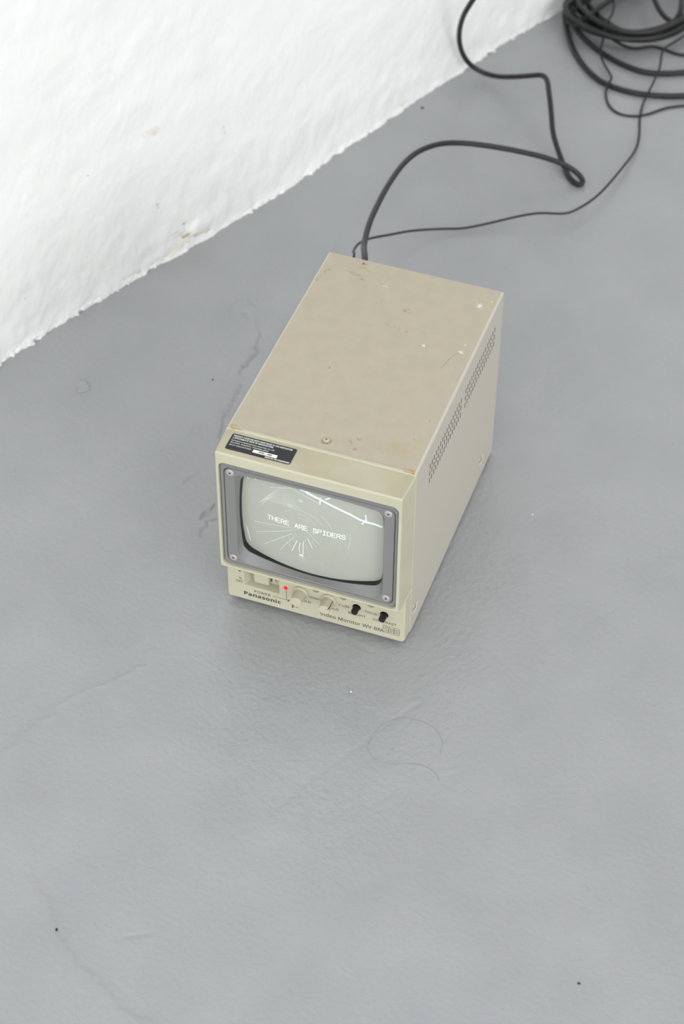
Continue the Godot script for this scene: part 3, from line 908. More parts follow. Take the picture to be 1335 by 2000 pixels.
func make_room() -> void:
	var swell := FastNoiseLite.new()
	swell.seed = 5
	swell.frequency = 0.006
	swell.fractal_octaves = 3
	var jag := FastNoiseLite.new()
	jag.seed = 8
	jag.frequency = 0.07
	jag.fractal_octaves = 3
	# boxes round each mark, so that most of the floor is not tested against it
	var bounds := []
	for m in FLOOR_MARKS:
		var r := Rect2(m[3][0], Vector2.ZERO)
		for p in m[3]:
			r = r.expand(p)
		bounds.append(r.grow(14.0))
	var edge_box := Rect2(420, 300, 260, 110)
	var floor_at := func(x: float, z: float) -> Vector3:
		var p := Vector2(x, z) * 1000.0
		var y := swell.get_noise_2d(p.x, p.y) * 1.2
		var fade := clampf(minf(minf(p.x, 1150.0 - p.x), minf(p.y + 1050.0, 560.0 - p.y)) / 40.0, 0, 1)
		y = y * fade
		for k in FLOOR_MARKS.size():
			if bounds[k].has_point(p):
				var m = FLOOR_MARKS[k]
				var w: Vector2 = p + Vector2(jag.get_noise_2d(p.x, p.y), jag.get_noise_2d(p.x + 500.0, p.y)) * m[2] * 1.4
				var d: float = near_line(w, m[3]).x / (m[1] * (1.0 + 0.6 * jag.get_noise_2d(p.x * 0.3, p.y * 0.3 + 90.0)))
				if d < 2.6:
					y += m[0] * exp(-d * d * 0.9)
		if edge_box.has_point(p):
			var w: Vector2 = p + Vector2(jag.get_noise_2d(p.x, p.y), jag.get_noise_2d(p.x + 500.0, p.y)) * 4.0
			var n := near_line(w, FLOOR_EDGE)
			var ends := clampf(minf(p.x - 420.0, 680.0 - p.x) / 60.0, 0, 1)
			y += 0.9 * ends * exp(-n.x * n.x / (2.6 * 2.6 if n.y < 0.0 else 14.0 * 14.0))
		return Vector3(x, y * 0.001, z)
	var xs := lines([[-0.15, 0.0, 0.05], [0.0, 0.055, 0.0022], [0.055, 0.31, 0.0011], [0.31, 0.68, 0.0020], [0.68, 1.16, 0.008], [1.16, 5.6, 0.5]])
	var zs := lines([[-3.2, -1.06, 0.5], [-1.06, -0.3, 0.006], [-0.3, 0.0, 0.0012], [0.0, 0.4, 0.0021], [0.4, 0.6, 0.008], [0.6, 4.8, 0.5]])
	var st := height_sheet(xs, zs, floor_at, func(x: float, z: float) -> Vector2: return Vector2(x, z), true)
	var mesh := finish(st, mats.floor_paint)
	st = begin()
	box(st, Vector3(-0.15, -0.16, -3.2), Vector3(5.6, -0.03, 4.8))
	mesh = finish(st, mats.floor_paint, mesh)
	var ground := put("floor", mesh, self)
	ground.set_meta("kind", "structure")
	# a chip of something painted over, left of the monitor
	st = begin()
	var rim := [Vector2(75, -47), Vector2(83, -42), Vector2(86, -47), Vector2(88, -53), Vector2(82, -56), Vector2(78, -58), Vector2(72, -57), Vector2(72, -53)]
	var low := PackedVector3Array()
	var high := PackedVector3Array()
	var flat := PackedVector3Array()
	rim.reverse()
	var heart := Vector2(80, -51)
	for p in rim:
		var o: Vector2 = heart + (p - heart) * 1.04
		var q: Vector2 = heart + (p - heart) * 0.98
		var f: Vector2 = heart + (p - heart) * 0.88
		low.append(Vector3(o.x * 0.001, -0.0012, o.y * 0.001))
		high.append(Vector3(q.x * 0.001, 0.0014, q.y * 0.001))
		flat.append(Vector3(f.x * 0.001, 0.0020, f.y * 0.001))
	loft(st, [low, high, flat], false)
	cap(st, flat)
	build("painted_over_chip", st, mats.floor_paint, ground)

	# the plastered wall beside the monitor: lumpy, its foot spreading raggedly over the grey paint
	var lump := FastNoiseLite.new()
	lump.seed = 22
	lump.frequency = 0.011
	lump.fractal_octaves = 4
	lump.fractal_gain = 0.45
	var pit := FastNoiseLite.new()
	pit.seed = 23
	pit.frequency = 0.035
	pit.fractal_octaves = 3
	var foot := [Vector2(-0.874, 0.0006), Vector2(-0.801, -0.0039), Vector2(-0.673, -0.0023), Vector2(-0.512, 0.0017), Vector2(-0.384, 0.0064), Vector2(-0.305, 0.0048), Vector2(-0.2015, -0.0014), Vector2(-0.096, -0.0036), Vector2(-0.019, -0.0025)]
	var wall_at := func(z: float, y: float) -> Vector3:
		var p := Vector2(z, y) * 1000.0
		var inside := clampf(minf(minf(p.x + 1200.0, 260.0 - p.x), 760.0 - p.y) / 60.0, 0, 1)
		var off := 0.0
		for k in foot.size() - 1:
			if z >= foot[k].x and z < foot[k + 1].x:
				off = lerpf(foot[k].y, foot[k + 1].y, smoothstep(0, 1, (z - foot[k].x) / (foot[k + 1].x - foot[k].x)))
		var x := off * clampf(1.0 - y / 0.25, 0, 1)
		x += lump.get_noise_2d(p.x, p.y * 1.2) * 0.0011 * inside
		x += (absf(pit.get_noise_2d(p.x * 0.8, p.y)) - 0.2) * 0.0005 * inside
		# more broken plaster low down
		x += lump.get_noise_2d(p.x * 2.3 + 900.0, p.y * 2.3) * 0.0018 * inside * clampf(1.0 - y / 0.13, 0, 1)
		# an old patch beside the stain
		var d := Vector2((p.x + 284.0) / 15.0, (p.y - 21.0) / 9.0).length()
		x += 0.0022 * clampf((1.25 - d) * 2.0, 0, 1)
		d = Vector2((p.x + 265.0) / 2.0, (p.y - 30.0) / 2.0).length()
		x -= 0.003 * clampf(1.4 - d, 0, 1)
		var flare := maxf(0.0, 1.0 - y / 0.007)
		var broken := clampf(0.45 + 2.2 * jag.get_noise_2d(p.x * 0.12, 33.0), 0.35, 1.0)
		x += flare * (0.0012 + 0.0016 * jag.get_noise_2d(p.x * 0.45, 7.0) + broken * (0.0017 * jag.get_noise_2d(p.x * 3.6, p.y * 6.0 + 17.0) + 0.012 * maxf(0.0, jag.get_noise_2d(p.x * 1.2, p.y * 3.0 + 47.0) - 0.25) - 0.020 * maxf(0.0, jag.get_noise_2d(p.x * 0.9, p.y * 3.0 + 77.0) - 0.27)))
		return Vector3(x - 0.001, y, z)
	zs = lines([[-3.2, -1.2, 0.5], [-1.2, -1.0, 0.01], [-1.0, 0.1, 0.0016], [0.1, 0.26, 0.01], [0.26, 4.8, 0.5]])
	var ys := lines([[-0.01, 0.014, 0.0012], [0.014, 0.2, 0.003], [0.2, 0.5, 0.004], [0.5, 0.76, 0.02], [0.76, CEILING_Y, 0.5]])
	st = height_sheet(zs, ys, wall_at, func(z: float, y: float) -> Vector2: return Vector2((z + 1.2) / 1.4, 1.0 - y / 0.7), true)
	mesh = finish(st, mats.wall_plaster)
	st = begin()
	box(st, Vector3(-0.16, -0.01, -3.2), Vector3(-0.03, CEILING_Y, 4.8))
	mesh = finish(st, mats.room_plaster, mesh)
	put("wall_left", mesh, self).set_meta("kind", "structure")

	wall_with_opening("wall_right", Vector3(5.6, -0.16, -3.2), Vector3(5.75, CEILING_Y, 4.8), Vector3(5.6, 0.7, -0.8), Vector3(5.75, 2.9, 2.6), 0)
	make_window("window_1", Vector3(5.6, 0.7, -0.8), Vector3(5.75, 2.9, 2.6), 0, -1.0)
	struct_box("wall_back", Vector3(-0.16, -0.16, -3.35), Vector3(5.75, CEILING_Y, -3.2), mats.room_plaster)
	wall_with_opening("wall_front", Vector3(-0.16, -0.16, 4.8), Vector3(5.75, CEILING_Y, 4.95), Vector3(0.9, 0.7, 4.8), Vector3(4.7, 2.9, 4.95), 2)
	make_window("window_2", Vector3(0.9, 0.7, 4.8), Vector3(4.7, 2.9, 4.95), 2, -1.0)
	struct_box("ceiling", Vector3(-0.16, CEILING_Y, -3.35), Vector3(5.75, CEILING_Y + 0.15, 4.95), mats.room_plaster)


# ---------------------------------------------------------------- the monitor
func machine_screw(parent: Node, at: Transform3D, r: float, high: float, m: Material, turn: float, label := "") -> void:
	var s := build("screw", lathe([Vector2(r, -0.0008), Vector2(r, high * 0.35), Vector2(r * 0.93, high * 0.75), Vector2(r * 0.7, high), Vector2(0, high * 1.05)], at, 24), m, parent)
	if label:
		s.set_meta("label", label)
	var st := begin()
	for k in 2:
		var t := at * Transform3D(Basis(Vector3(0, 0, 1), turn + k * PI / 2), Vector3(0, 0, high * 1.02))
		var l := [Vector2(-0.52, 0.0), Vector2(-0.13, 0.13), Vector2(0.13, 0.13), Vector2(0.52, 0.0), Vector2(0.13, -0.13), Vector2(-0.13, -0.13)]
		var a := PackedVector3Array()
		var b := PackedVector3Array()
		for i in 6:
			var q: Vector2 = l[5 - i] * r
			a.append(t * Vector3(q.x, q.y, -0.0006))
			b.append(t * Vector3(q.x, q.y, 0.00004))
		band(st, a, b, false)
		cap(st, b)
	build("cross_recess", st, mats.cross_dark, s)


func dimple(st: SurfaceTool, t: Transform3D, c: Vector2, half: float, r: float, deep: float) -> void:
	# fills a square hole of a sheet with a shallow dish
	st.set_uv(Vector2(0.02, 0.4))
	loft(st, [moved(square(c.x, c.y, half, 0), t), moved(circle(c.x, c.y, r, 0), t), moved(circle(c.x, c.y, r * 0.82, -deep * 0.45), t), moved(circle(c.x, c.y, r * 0.6, -deep * 0.95), t), moved(circle(c.x, c.y, r * 0.45, -deep), t)])
	cap(st, moved(circle(c.x, c.y, r * 0.45, -deep), t))


func shifted(z: float) -> Transform3D:
	return Transform3D(Basis(), Vector3(0, FEET, z))


func make_monitor() -> void:
	var t := thing("video_monitor", "small beige video monitor with lit picture tube showing a spider web, standing on the floor", "monitor", Vector3(0.4377, 0, 0), deg_to_rad(23.0197))
	make_case(t)
	make_bezel(t)
	make_mask(t)
	make_tube(t)
	make_panel(t)
	make_rating_label(t)
	for sx in [-1, 1]:
		for z in [-0.2, -0.03]:
			build("rubber_foot", lathe([Vector2(0.009, -0.0005), Vector2(0.009, FEET + 0.0005)], Transform3D(Basis(Vector3.RIGHT, -PI / 2), Vector3(sx * 0.06, 0, z)), 20), mats.rubber, t)


func make_case(t: Node3D) -> void:
	var hw := HW - 0.0004
	var r := 0.0021
	var y1 := CH
	var up := Transform3D(Basis(), Vector3(0, FEET, 0))
	# right side with its vents
	var side := up * Transform3D(Basis(Vector3(0, 0, -1), Vector3(0, 1, 0), Vector3(1, 0, 0)), Vector3(hw, 0, 0))
	var xs := [0.0, CD]
	var ys := [0.0, y1 - r]
	var holes := []
	for g in [[0.1296, 0], [0.0347, 1]]:
		for k in 16:
			var x: float = g[0] + 0.00547 * k
			for row in 3:
				var y: float = 0.1594 - 0.0080 * row
				holes.append(Rect2(x - 0.00078, y, 0.00156, 0.0056))
				if k == 0 and g[1] == 0:
					ys.append_array([y, y + 0.0056])
			xs.append_array([x - 0.00078, x + 0.00078])
	var st := begin()
	var wells := [Vector2(0.1969, 0.0216), Vector2(0.0102, 0.0200)]
	for w in wells:
		var h := 0.0072
		holes.append(Rect2(w.x - h, w.y - h, h * 2, h * 2))
		xs.append_array([w.x - h, w.x + h])
		ys.append_array([w.y - h, w.y + h])
	sheet(st, side, xs, ys, holes)
	for w in wells:
		dimple(st, side, w, 0.0072, 0.0068, 0.0016)
	# the thickness of the steel inside each slot
	var slots := begin()
	for h in holes:
		if h.size.x < 0.002:
			var a := rrect(h.position.x, h.end.x, h.position.y, h.end.y, 0.0, 0.0, 1)
			var b := rrect(h.position.x, h.end.x, h.position.y, h.end.y, 0.0, -0.001, 1)
			band(slots, moved(a, side), moved(b, side), false)
	# left side
	st.set_smooth_group(-1)
	quad(st, up * Vector3(-hw, 0, -CD), up * Vector3(-hw, 0, 0), up * Vector3(-hw, y1 - r, 0), up * Vector3(-hw, y1 - r, -CD))
	# bottom
	quad(st, up * Vector3(-hw, 0, -CD), up * Vector3(hw, 0, -CD), up * Vector3(hw, 0, 0), up * Vector3(-hw, 0, 0))
	# back
	quad(st, up * Vector3(hw, 0, -CD + 0.002), up * Vector3(-hw, 0, -CD + 0.002), up * Vector3(-hw, y1 - r, -CD + 0.002), up * Vector3(hw, y1 - r, -CD + 0.002))
	# the two bent edges along the top
	for s in [1, -1]:
		st.set_smooth_group(500 + s)
		for k in 8:
			var a0 := PI / 2 * k / 8.0
			var a1 := PI / 2 * (k + 1) / 8.0
			var p := [Vector3(s * (hw - r + r * cos(a0)), y1 - r + r * sin(a0), 0), Vector3(s * (hw - r + r * cos(a1)), y1 - r + r * sin(a1), 0)]
			var q: Array = [p[0] + Vector3(0, 0, -CD), p[1] + Vector3(0, 0, -CD)]
			if s == 1:
				quad(st, up * p[0], up * q[0], up * q[1], up * p[1])
			else:
				quad(st, up * q[0], up * p[0], up * p[1], up * q[1])
	# the back rim of the shell, closing the bends
	st.set_smooth_group(-1)
	quad(st, up * Vector3(hw - r, y1 - r, -CD), up * Vector3(-hw + r, y1 - r, -CD), up * Vector3(-hw + r, y1, -CD), up * Vector3(hw - r, y1, -CD))
	for s in [1, -1]:
		for k in 8:
			var c := Vector3(s * (hw - r), y1 - r, -CD)
			var a0 := PI / 2 * k / 8.0
			var a1 := PI / 2 * (k + 1) / 8.0
			var d0 := c + Vector3(s * r * cos(a0), r * sin(a0), 0)
			var d1 := c + Vector3(s * r * cos(a1), r * sin(a1), 0)
			if s == 1:
				tri(st, up * c, up * d0, up * d1)
			else:
				tri(st, up * c, up * d1, up * d0)
	var mesh := finish(slots, mats.inside_dark, finish(st, mats.case_side_paint))
	# top with a dished screw hole
	st = begin()
	var top := up * Transform3D(Basis(Vector3(1, 0, 0), Vector3(0, 0, -1), Vector3(0, 1, 0)), Vector3(0, y1, 0))
	var w := Vector2(0.0001, 0.0117)
	var h := 0.0062
	sheet(st, top, [-hw + r, w.x - h, w.x + h, hw - r], [0.0, w.y - h, w.y + h, CD], [Rect2(w.x - h, w.y - h, h * 2, h * 2)], Rect2(-0.08, 0, 0.16, 0.2345))
	dimple(st, top, w, h, 0.0058, 0.0012)
	mesh = finish(st, mats.case_paint, mesh)
	var body := put("case", mesh, t)
	machine_screw(body, top * Transform3D(Basis(), Vector3(w.x, w.y, -0.0011)), 0.0031, 0.0017, mats.screw_brass, 0.35, "brass screw on the top")
	for q in wells:
		machine_screw(body, side * Transform3D(Basis(), Vector3(q.x, q.y, -0.0014)), 0.0030, 0.0015, mats.screw_brass, 0.2, "brass screw on the side")
	# dark inside behind the vents
	st = begin()
	box(st, Vector3(-0.06, 0.02 + FEET, -0.225), Vector3(0.072, 0.172 + FEET, -0.02))
	build("chassis", st, mats.inside_dark, t)
	# back plate with a mains inlet gland and a video socket
	st = begin()
	box(st, Vector3(-0.072, 0.008 + FEET, -CD - 0.0004), Vector3(0.072, 0.176 + FEET, -CD + 0.003), 0.002)
	var back := build("back_plate", st, mats.inside_dark, t)
	var outward := Basis(Vector3(-1, 0, 0), Vector3(0, 1, 0), Vector3(0, 0, -1))
	build("cable_gland", lathe([Vector2(0.008, 0), Vector2(0.008, 0.003), Vector2(0.0055, 0.004), Vector2(0.0042, 0.014), Vector2(0.002, 0.014)], Transform3D(outward, Vector3(-0.052, 0.118, -CD)), 20), mats.rubber, back)
	build("video_socket", lathe([Vector2(0.007, 0), Vector2(0.007, 0.004), Vector2(0.0048, 0.004), Vector2(0.0048, 0.016), Vector2(0.001, 0.016)], Transform3D(outward, Vector3(-0.066, 0.092, -CD)), 20), mats.screw_steel, back)


func make_bezel(t: Node3D) -> void:
	var up := shifted(0)
	var st := begin()
	# outer shell from the joint with the case to the front edge, front face, then the walls of the opening
	var l := [
		rrect(-HW, HW, 0.0545, CH + 0.0003, 0.0032, 0.0),
		rrect(-HW, HW, 0.0545, CH + 0.0003, 0.0032, 0.0022),
		rrect(-HW + 0.0005, HW - 0.0005, 0.0545, CH - 0.0003, 0.003, 0.0026),
		rrect(-HW + 0.0006, HW - 0.0006, 0.0545, CH - 0.0003, 0.003, 0.0034),
		rrect(-HW + 0.0003, HW - 0.0003, 0.0545, CH, 0.003, 0.0038),
		rrect(-0.0780, 0.0780, 0.0545, 0.1857, 0.0020, 0.0298),
		rrect(-0.0776, 0.0776, 0.0549, 0.1853, 0.0018, 0.0307),
		rrect(-0.0769, 0.0769, 0.0556, 0.1846, 0.0014, 0.0311),
		rrect(-0.0757, 0.0757, 0.0566, 0.1756, 0.0058, 0.0311),
		rrect(-0.0753, 0.0753, 0.0570, 0.1752, 0.0055, 0.0307),
		rrect(-0.0752, 0.0752, 0.0571, 0.1751, 0.0055, 0.0255)]
	for k in l.size():
		l[k] = moved(l[k], up)
	for k in l.size() - 1:
		if k == 4:
			continue
		band(st, l[k], l[k + 1])
	# the long band between the lip and the front edge: its top face is grimy, the rest clean
	var grime := begin()
	group_count += 1
	var on_top := func(p: Vector3) -> bool: return p.y > CH - 0.0008 + FEET
	for i in l[4].size():
		var j: int = (i + 1) % l[4].size()
		var into: SurfaceTool = grime if on_top.call(l[4][i]) and on_top.call(l[4][j]) else st
		into.set_smooth_group(group_count)
		tri(into, l[4][i], l[5][i], l[4][j])
		tri(into, l[4][j], l[5][i], l[5][j])
	# underside of the overhang
	st.set_smooth_group(-1)
	quad(st, up * Vector3(-0.077, 0.0546, 0.0), up * Vector3(0.077, 0.0546, 0.0), up * Vector3(0.077, 0.0546, 0.0295), up * Vector3(-0.077, 0.0546, 0.0295))
	var b := put("front_bezel", finish(grime, mats.bezel_grime, finish(st, mats.bezel_plastic)), t)
	# yellow residue in the two back corners of its top
	for s in [[-0.0735, 0.0035, 0.0014], [-0.068, 0.0025, 0.0011], [0.0755, 0.0030, 0.0011], [0.071, 0.002, 0.0009]]:
		st = begin()
		var a := PackedVector3Array()
		for i in 16:
			var an := TAU * i / 16
			var rr: float = (1.0 + 0.35 * sin(an * 3.0 + s[0] * 900.0)) * s[1]
			a.append(up * Vector3(s[0] + cos(an) * rr, CH + 0.00034, 0.0014 + sin(an) * rr * 0.28))
		a.reverse()
		cap(st, a)
		build("residue", st, mats.bezel_dirt, b)


func make_mask(t: Node3D) -> void:
	# grey frame round the picture tube
	var up := shifted(0)
	var l := [
		rrect(-0.0751, 0.0751, 0.0572, 0.1750, 0.0054, 0.0268),
		rrect(-0.0748, 0.0748, 0.0575, 0.1747, 0.0052, 0.0283),
		rrect(-0.0741, 0.0741, 0.0580, 0.1738, 0.0050, 0.0288),
		rrect(-0.0723, 0.0723, 0.0596, 0.1692, 0.0062, 0.0284),
		rrect(-0.0720, 0.0720, 0.0599, 0.1688, 0.0061, 0.0276)]
	var st := begin()
	for k in l.size():
		l[k] = moved(l[k], up)
	loft(st, l)
	var g := [
		rrect(-0.0716, 0.0716, 0.0603, 0.1684, 0.0060, 0.0276),
		rrect(-0.0713, 0.0713, 0.0606, 0.1681, 0.0058, 0.0284),
		mouth(0.0000, 0.0284),
		mouth(0.0005, 0.0279)]
	g.append(barrel(1.0, 0.0222))
	for k in g.size():
		g[k] = moved(g[k], up)
	loft(st, g)
	var m := build("tube_surround", st, mats.mask_grey, t)
	st = begin()
	band(st, l[4], g[0])
	build("groove", st, mats.groove_dark, m)
	st = begin()
	loft(st, [moved(barrel(1.004, 0.0224), up), moved(barrel(0.996, 0.0222), up), moved(barrel(0.990, 0.0, -0.0004), up)])
	build("gasket", st, mats.gasket_black, m)
	var k := 0
	for q in [Vector2(-0.0665, 0.1637), Vector2(0.0662, 0.1637), Vector2(-0.0668, 0.0657), Vector2(0.0662, 0.0660)]:
		machine_screw(m, up * Transform3D(Basis(), Vector3(q.x, q.y, 0.0284)), 0.0033, 0.0007, mats.screw_steel, 0.5 + k * 0.4)
		k += 1


func mouth(grow: float, z: float) -> PackedVector3Array:
	# front edge of the funnel round the tube: nearly straight along the top, tight in the upper corners, round in the lower ones
	var o := rrect(-0.0632, 0.0632, 0.0612, 0.1632, 0.0060, z)
	for i in o.size():
		var p := o[i]
		if p.y > 0.11:
			p.y += 0.0024 * (1.0 - pow(p.x / 0.0632, 2.0)) * clampf((p.y - 0.155) / 0.006, 0, 1)
		else:
			# pull the lower corners in to a rounder sweep
			var d := Vector2(absf(p.x) - 0.0502, 0.0742 - p.y)
			if d.x > 0 and d.y > 0 and d.length() > 0.013:
				d = d.normalized() * 0.013
				p = Vector3(signf(p.x) * (0.0502 + d.x), 0.0742 - d.y, p.z)
		var out := (Vector2(p.x, p.y - 0.1122)).normalized() * -grow
		o[i] = Vector3(p.x + out.x, p.y + out.y, z)
	return o


func glass_z(x: float, y: float) -> float:
	return 0.0246 - (x * x + (y - 0.115) * (y - 0.115)) / (2 * 0.35)


func barrel(scale: float, z: float, over := 999.0) -> PackedVector3Array:
	# outline of the picture tube: a rounded rectangle whose sides bow outwards; with «over», laid that far above the glass
	var o := rrect(-0.0595, 0.0595, -0.0425, 0.0425, 0.0065, z)
	for i in o.size():
		var p := o[i]
		var q := Vector2(p.x / 0.0595, p.y / 0.0425)
		var x := p.x + signf(p.x) * 0.0026 * maxf(0.0, 1.0 - q.y * q.y) * absf(q.x)
		var y := p.y + signf(p.y) * 0.0105 * maxf(0.0, 1.0 - q.x * q.x) * absf(q.y)
		x *= scale
		y = 0.115 + y * scale
		o[i] = Vector3(x, y, z if over > 100.0 else glass_z(x, y) + over)
	return o


func make_tube(t: Node3D) -> void:
	var st := begin()
	st.set_smooth_group(3)
	var rings := []
	for k in 15:
		var s := 0.995 * k / 14.0
		rings.append(barrel(maxf(s, 0.0001), 0.0, 0.0))
	var up := shifted(0)
	for k in 14:
		var a: PackedVector3Array = rings[14 - k]
		var b: PackedVector3Array = rings[13 - k]
		for i in a.size():
			var j := (i + 1) % a.size()
			for p in [a[i], b[i], a[j], a[j], b[i], b[j]]:
				st.set_uv(Vector2((p.x + 0.064) / 0.128, 0.5 - (p.y - 0.115) / 0.108))
				st.add_vertex(up * p)
	var glass := build("picture_tube_screen", st, mats.tube_face, t)
	glass.set_meta("label", "lit screen reading THERE ARE SPIDERS over a white web")
	var l := AreaLight3D.new()
	l.name = "screen_light"
	l.area_size = Vector2(0.1, 0.07)
	l.light_energy = 0.0006
	l.light_color = Color(0.86, 0.97, 1.0)
	l.shadow_enabled = true
	l.position = Vector3(0, 0.115 + FEET, 0.0285)
	l.rotation.y = PI
	t.add_child(l)


func make_panel(t: Node3D) -> void:
	var up := shifted(0)
	var z := 0.0155
	var st := begin()
	var top := 0.0552
	var l := [
		rrect(-HW, HW, 0.0004, top, 0.003, 0.0),
		rrect(-HW, HW, 0.0004, top, 0.003, 0.0022),
		rrect(-HW + 0.0006, HW - 0.0006, 0.0008, top, 0.003, 0.0027),
		rrect(-HW + 0.0004, HW - 0.0004, 0.0010, top, 0.003, 0.0036),
		rrect(-0.0792, 0.0792, 0.0016, top, 0.0030, z - 0.0014),
		rrect(-0.0788, 0.0788, 0.0020, top, 0.0028, z - 0.0004),
		rrect(-0.0780, 0.0780, 0.0028, top, 0.0024, z),
		rrect(-0.0765, 0.0765, 0.0045, top - 0.002, 0.0, z)]
	for k in l.size():
		l[k] = moved(l[k], up)
	loft(st, l)
	# flat front with the switch well, the trimmer holes and the holes of the two black controls
	var face := shifted(z)
	var xs := [-0.0765, 0.0765]
	var ys := [0.0045, top - 0.002]
	var holes := []
	var well := Rect2(-0.0636, 0.0205, 0.0316, 0.0245)
	holes.append(well)
	xs.append_array([well.position.x, well.end.x])
	ys.append_array([well.position.y, well.end.y])
	var rounds := []
	for x in [0.0004, 0.0247, 0.0489]:
		rounds.append([Vector2(x, 0.0378), 0.0034, 0.0040, 0.004])
	for x in [0.0368, 0.0610]:
		rounds.append([Vector2(x, 0.0301), 0.0037, 0.0043, 0.006])
	for q in rounds:
		var h: float = q[2]
		holes.append(Rect2(q[0].x - h, q[0].y - h, h * 2, h * 2))
		xs.append_array([q[0].x - h, q[0].x + h])
		ys.append_array([q[0].y - h, q[0].y + h])
	sheet(st, face, xs, ys, holes)
	for q in rounds:
		var c: Vector2 = q[0]
		loft(st, [moved(square(c.x, c.y, q[2], 0), face), moved(circle(c.x, c.y, q[1], 0), face), moved(circle(c.x, c.y, q[1] * 0.97, -0.0004), face), moved(circle(c.x, c.y, q[1] * 0.97, -0.001), face)])
	# the well of the power switch: sloping walls and a back
	var w0 := rrect(well.position.x, well.end.x, well.position.y, well.end.y, 0.0, 0, 1)
	var w1 := rrect(well.position.x + 0.0045, well.end.x - 0.0012, well.position.y + 0.0006, well.end.y, 0.0, -0.0085, 1)
	band(st, moved(w0, face), moved(w1, face), false)
	cap(st, moved(w1, face))
	var p := build("control_panel", st, mats.bezel_plastic, t)
	# dark bores behind the holes
	for q in rounds:
		st = begin()
		var c: Vector2 = q[0]
		var r: float = q[1] * 0.97
		loft(st, [moved(circle(c.x, c.y, r, -0.001), face), moved(circle(c.x, c.y, r, -q[3]), face)])
		cap(st, moved(circle(c.x, c.y, r, -q[3]), face))
		build("trimmer_hole" if q[1] < 0.0036 else "control_hole", st, mats.knob_plastic if q[1] < 0.0036 else mats.black_plastic, p)
	# power switch
	st = begin()
	box(st, Vector3(-0.0574, 0.0235 + FEET, z - 0.0090), Vector3(-0.0392, 0.044 + FEET, z - 0.0082))
	build("switch_slot", st, mats.recess_dark, p)
	st = begin()
	box(st, Vector3(-0.0558, 0.0238 + FEET, z - 0.0088), Vector3(-0.0422, 0.0445 + FEET, z - 0.0022), 0.0009)
	box(st, Vector3(-0.0404, 0.0268 + FEET, z - 0.0088), Vector3(-0.0375, 0.0445 + FEET, z - 0.0050), 0.0004)
	build("power_switch", st, mats.knob_plastic, p)
	# pilot lamp
	var led := build("power_led", lathe([Vector2(0.0019, -0.0005), Vector2(0.0019, 0.0003), Vector2(0.0015, 0.0009), Vector2(0.0008, 0.0012), Vector2(0, 0.0013)], face * Transform3D(Basis(), Vector3(-0.0262, 0.0304, 0)), 20), mats.led_red, p)
	led.set_meta("label", "red glowing pilot lamp")
	var ol := OmniLight3D.new()
	ol.name = "led_light"
	ol.light_color = Color(1, 0.05, 0.1)
	ol.light_energy = 0.000002
	ol.light_size = 0.002
	ol.omni_range = 8.0
	ol.omni_attenuation = 2.0
	ol.shadow_enabled = true
	ol.position = Vector3(-0.0262, 0.0304 + FEET, z + 0.0006)
	t.add_child(ol)
	# two beige knobs with finely ribbed sides
	for k in 2:
		var x: float = [-0.0126, 0.0124][k]
		var at := face * Transform3D(Basis(Vector3(0, 0, 1), -0.35), Vector3(x, 0.0304, 0))
		var loops := []
		for q in [Vector2(0.0067, 0.0), Vector2(0.0067, 0.0016), Vector2(0.0061, 0.0024), Vector2(0.0056, 0.0026), Vector2(0.0055, 0.0034), Vector2(0.0050, 0.0118), Vector2(0.0047, 0.0124), Vector2(0.0042, 0.0126)]:
			var ring := PackedVector3Array()
			for i in 96:
				var a := TAU * i / 96
				var rr: float = q.x - (0.00022 if i % 2 == 0 and q.y > 0.0025 and q.y < 0.012 else 0.0)
				ring.append(at * Vector3(cos(a) * rr, sin(a) * rr, q.y))
			loops.append(ring)
		st = begin()
		loft(st, loops)
		cap(st, loops[-1])
		var kn := build("hold_knob", st, mats.knob_plastic, p)
		if k == 1:
			st = begin()
			box(st, Vector3(0.0046, -0.00022, 0.0026), Vector3(0.00562, 0.00022, 0.0128), 0.0)
			box(st, Vector3(0.0030, -0.0002, 0.01255), Vector3(0.0048, 0.0002, 0.01268), 0.0)
			var mk := build("pointer_line", st, mats.print_black, kn)
			mk.transform = at * Transform3D(Basis(Vector3(0, 0, 1), 0.95), Vector3.ZERO)
	# two black control shafts with a slotted flat tip
	for x in [0.0368, 0.0610]:
		var c := face * Transform3D(Basis(), Vector3(x, 0.0301, 0))
		var loops := []
		for q in [Vector2(0.0029, -0.006), Vector2(0.0029, 0.0058), Vector2(0.0026, 0.0066), Vector2(0.0022, 0.0068)]:
			var ring := PackedVector3Array()
			for i in 28:
				var a := TAU * i / 28
				var v: Vector2 = Vector2(cos(a), sin(a)) * q.x
				if q.y > 0:
					v.y = minf(v.y, q.x * 0.55)
				ring.append(c * Vector3(v.x, v.y, q.y))
			loops.append(ring)
		st = begin()
		loft(st, loops, false)
		cap(st, loops[-1])
		build("control_shaft", st, mats.black_plastic, p)
	# print
	var ink: Material = mats.print_black
	var pr := face * Transform3D(Basis(), Vector3(0, 0, 0.00005))
	write("lettering", "POWER", -0.0547, 0.0140, 0.0147, 0.0027, pr, ink, p)
	write("lettering", "Panasonic", -0.0642, 0.0078, 0.0334, 0.0042, pr, ink, p, true)
	write("lettering", "OFF", -0.0711, 0.0217, 0.0063, 0.0026, pr, ink, p)
	write("lettering", "H.HOLD", -0.0186, 0.0190, 0.0149, 0.0027, pr, ink, p)
	write("lettering", "V.HOLD", 0.0062, 0.0190, 0.0146, 0.0027, pr, ink, p)
	write("lettering", "HEIGHT", -0.0052, 0.0260, 0.0112, 0.0023, pr, ink, p)
	write("lettering", "V.LIN", 0.0205, 0.0264, 0.0094, 0.0023, pr, ink, p)
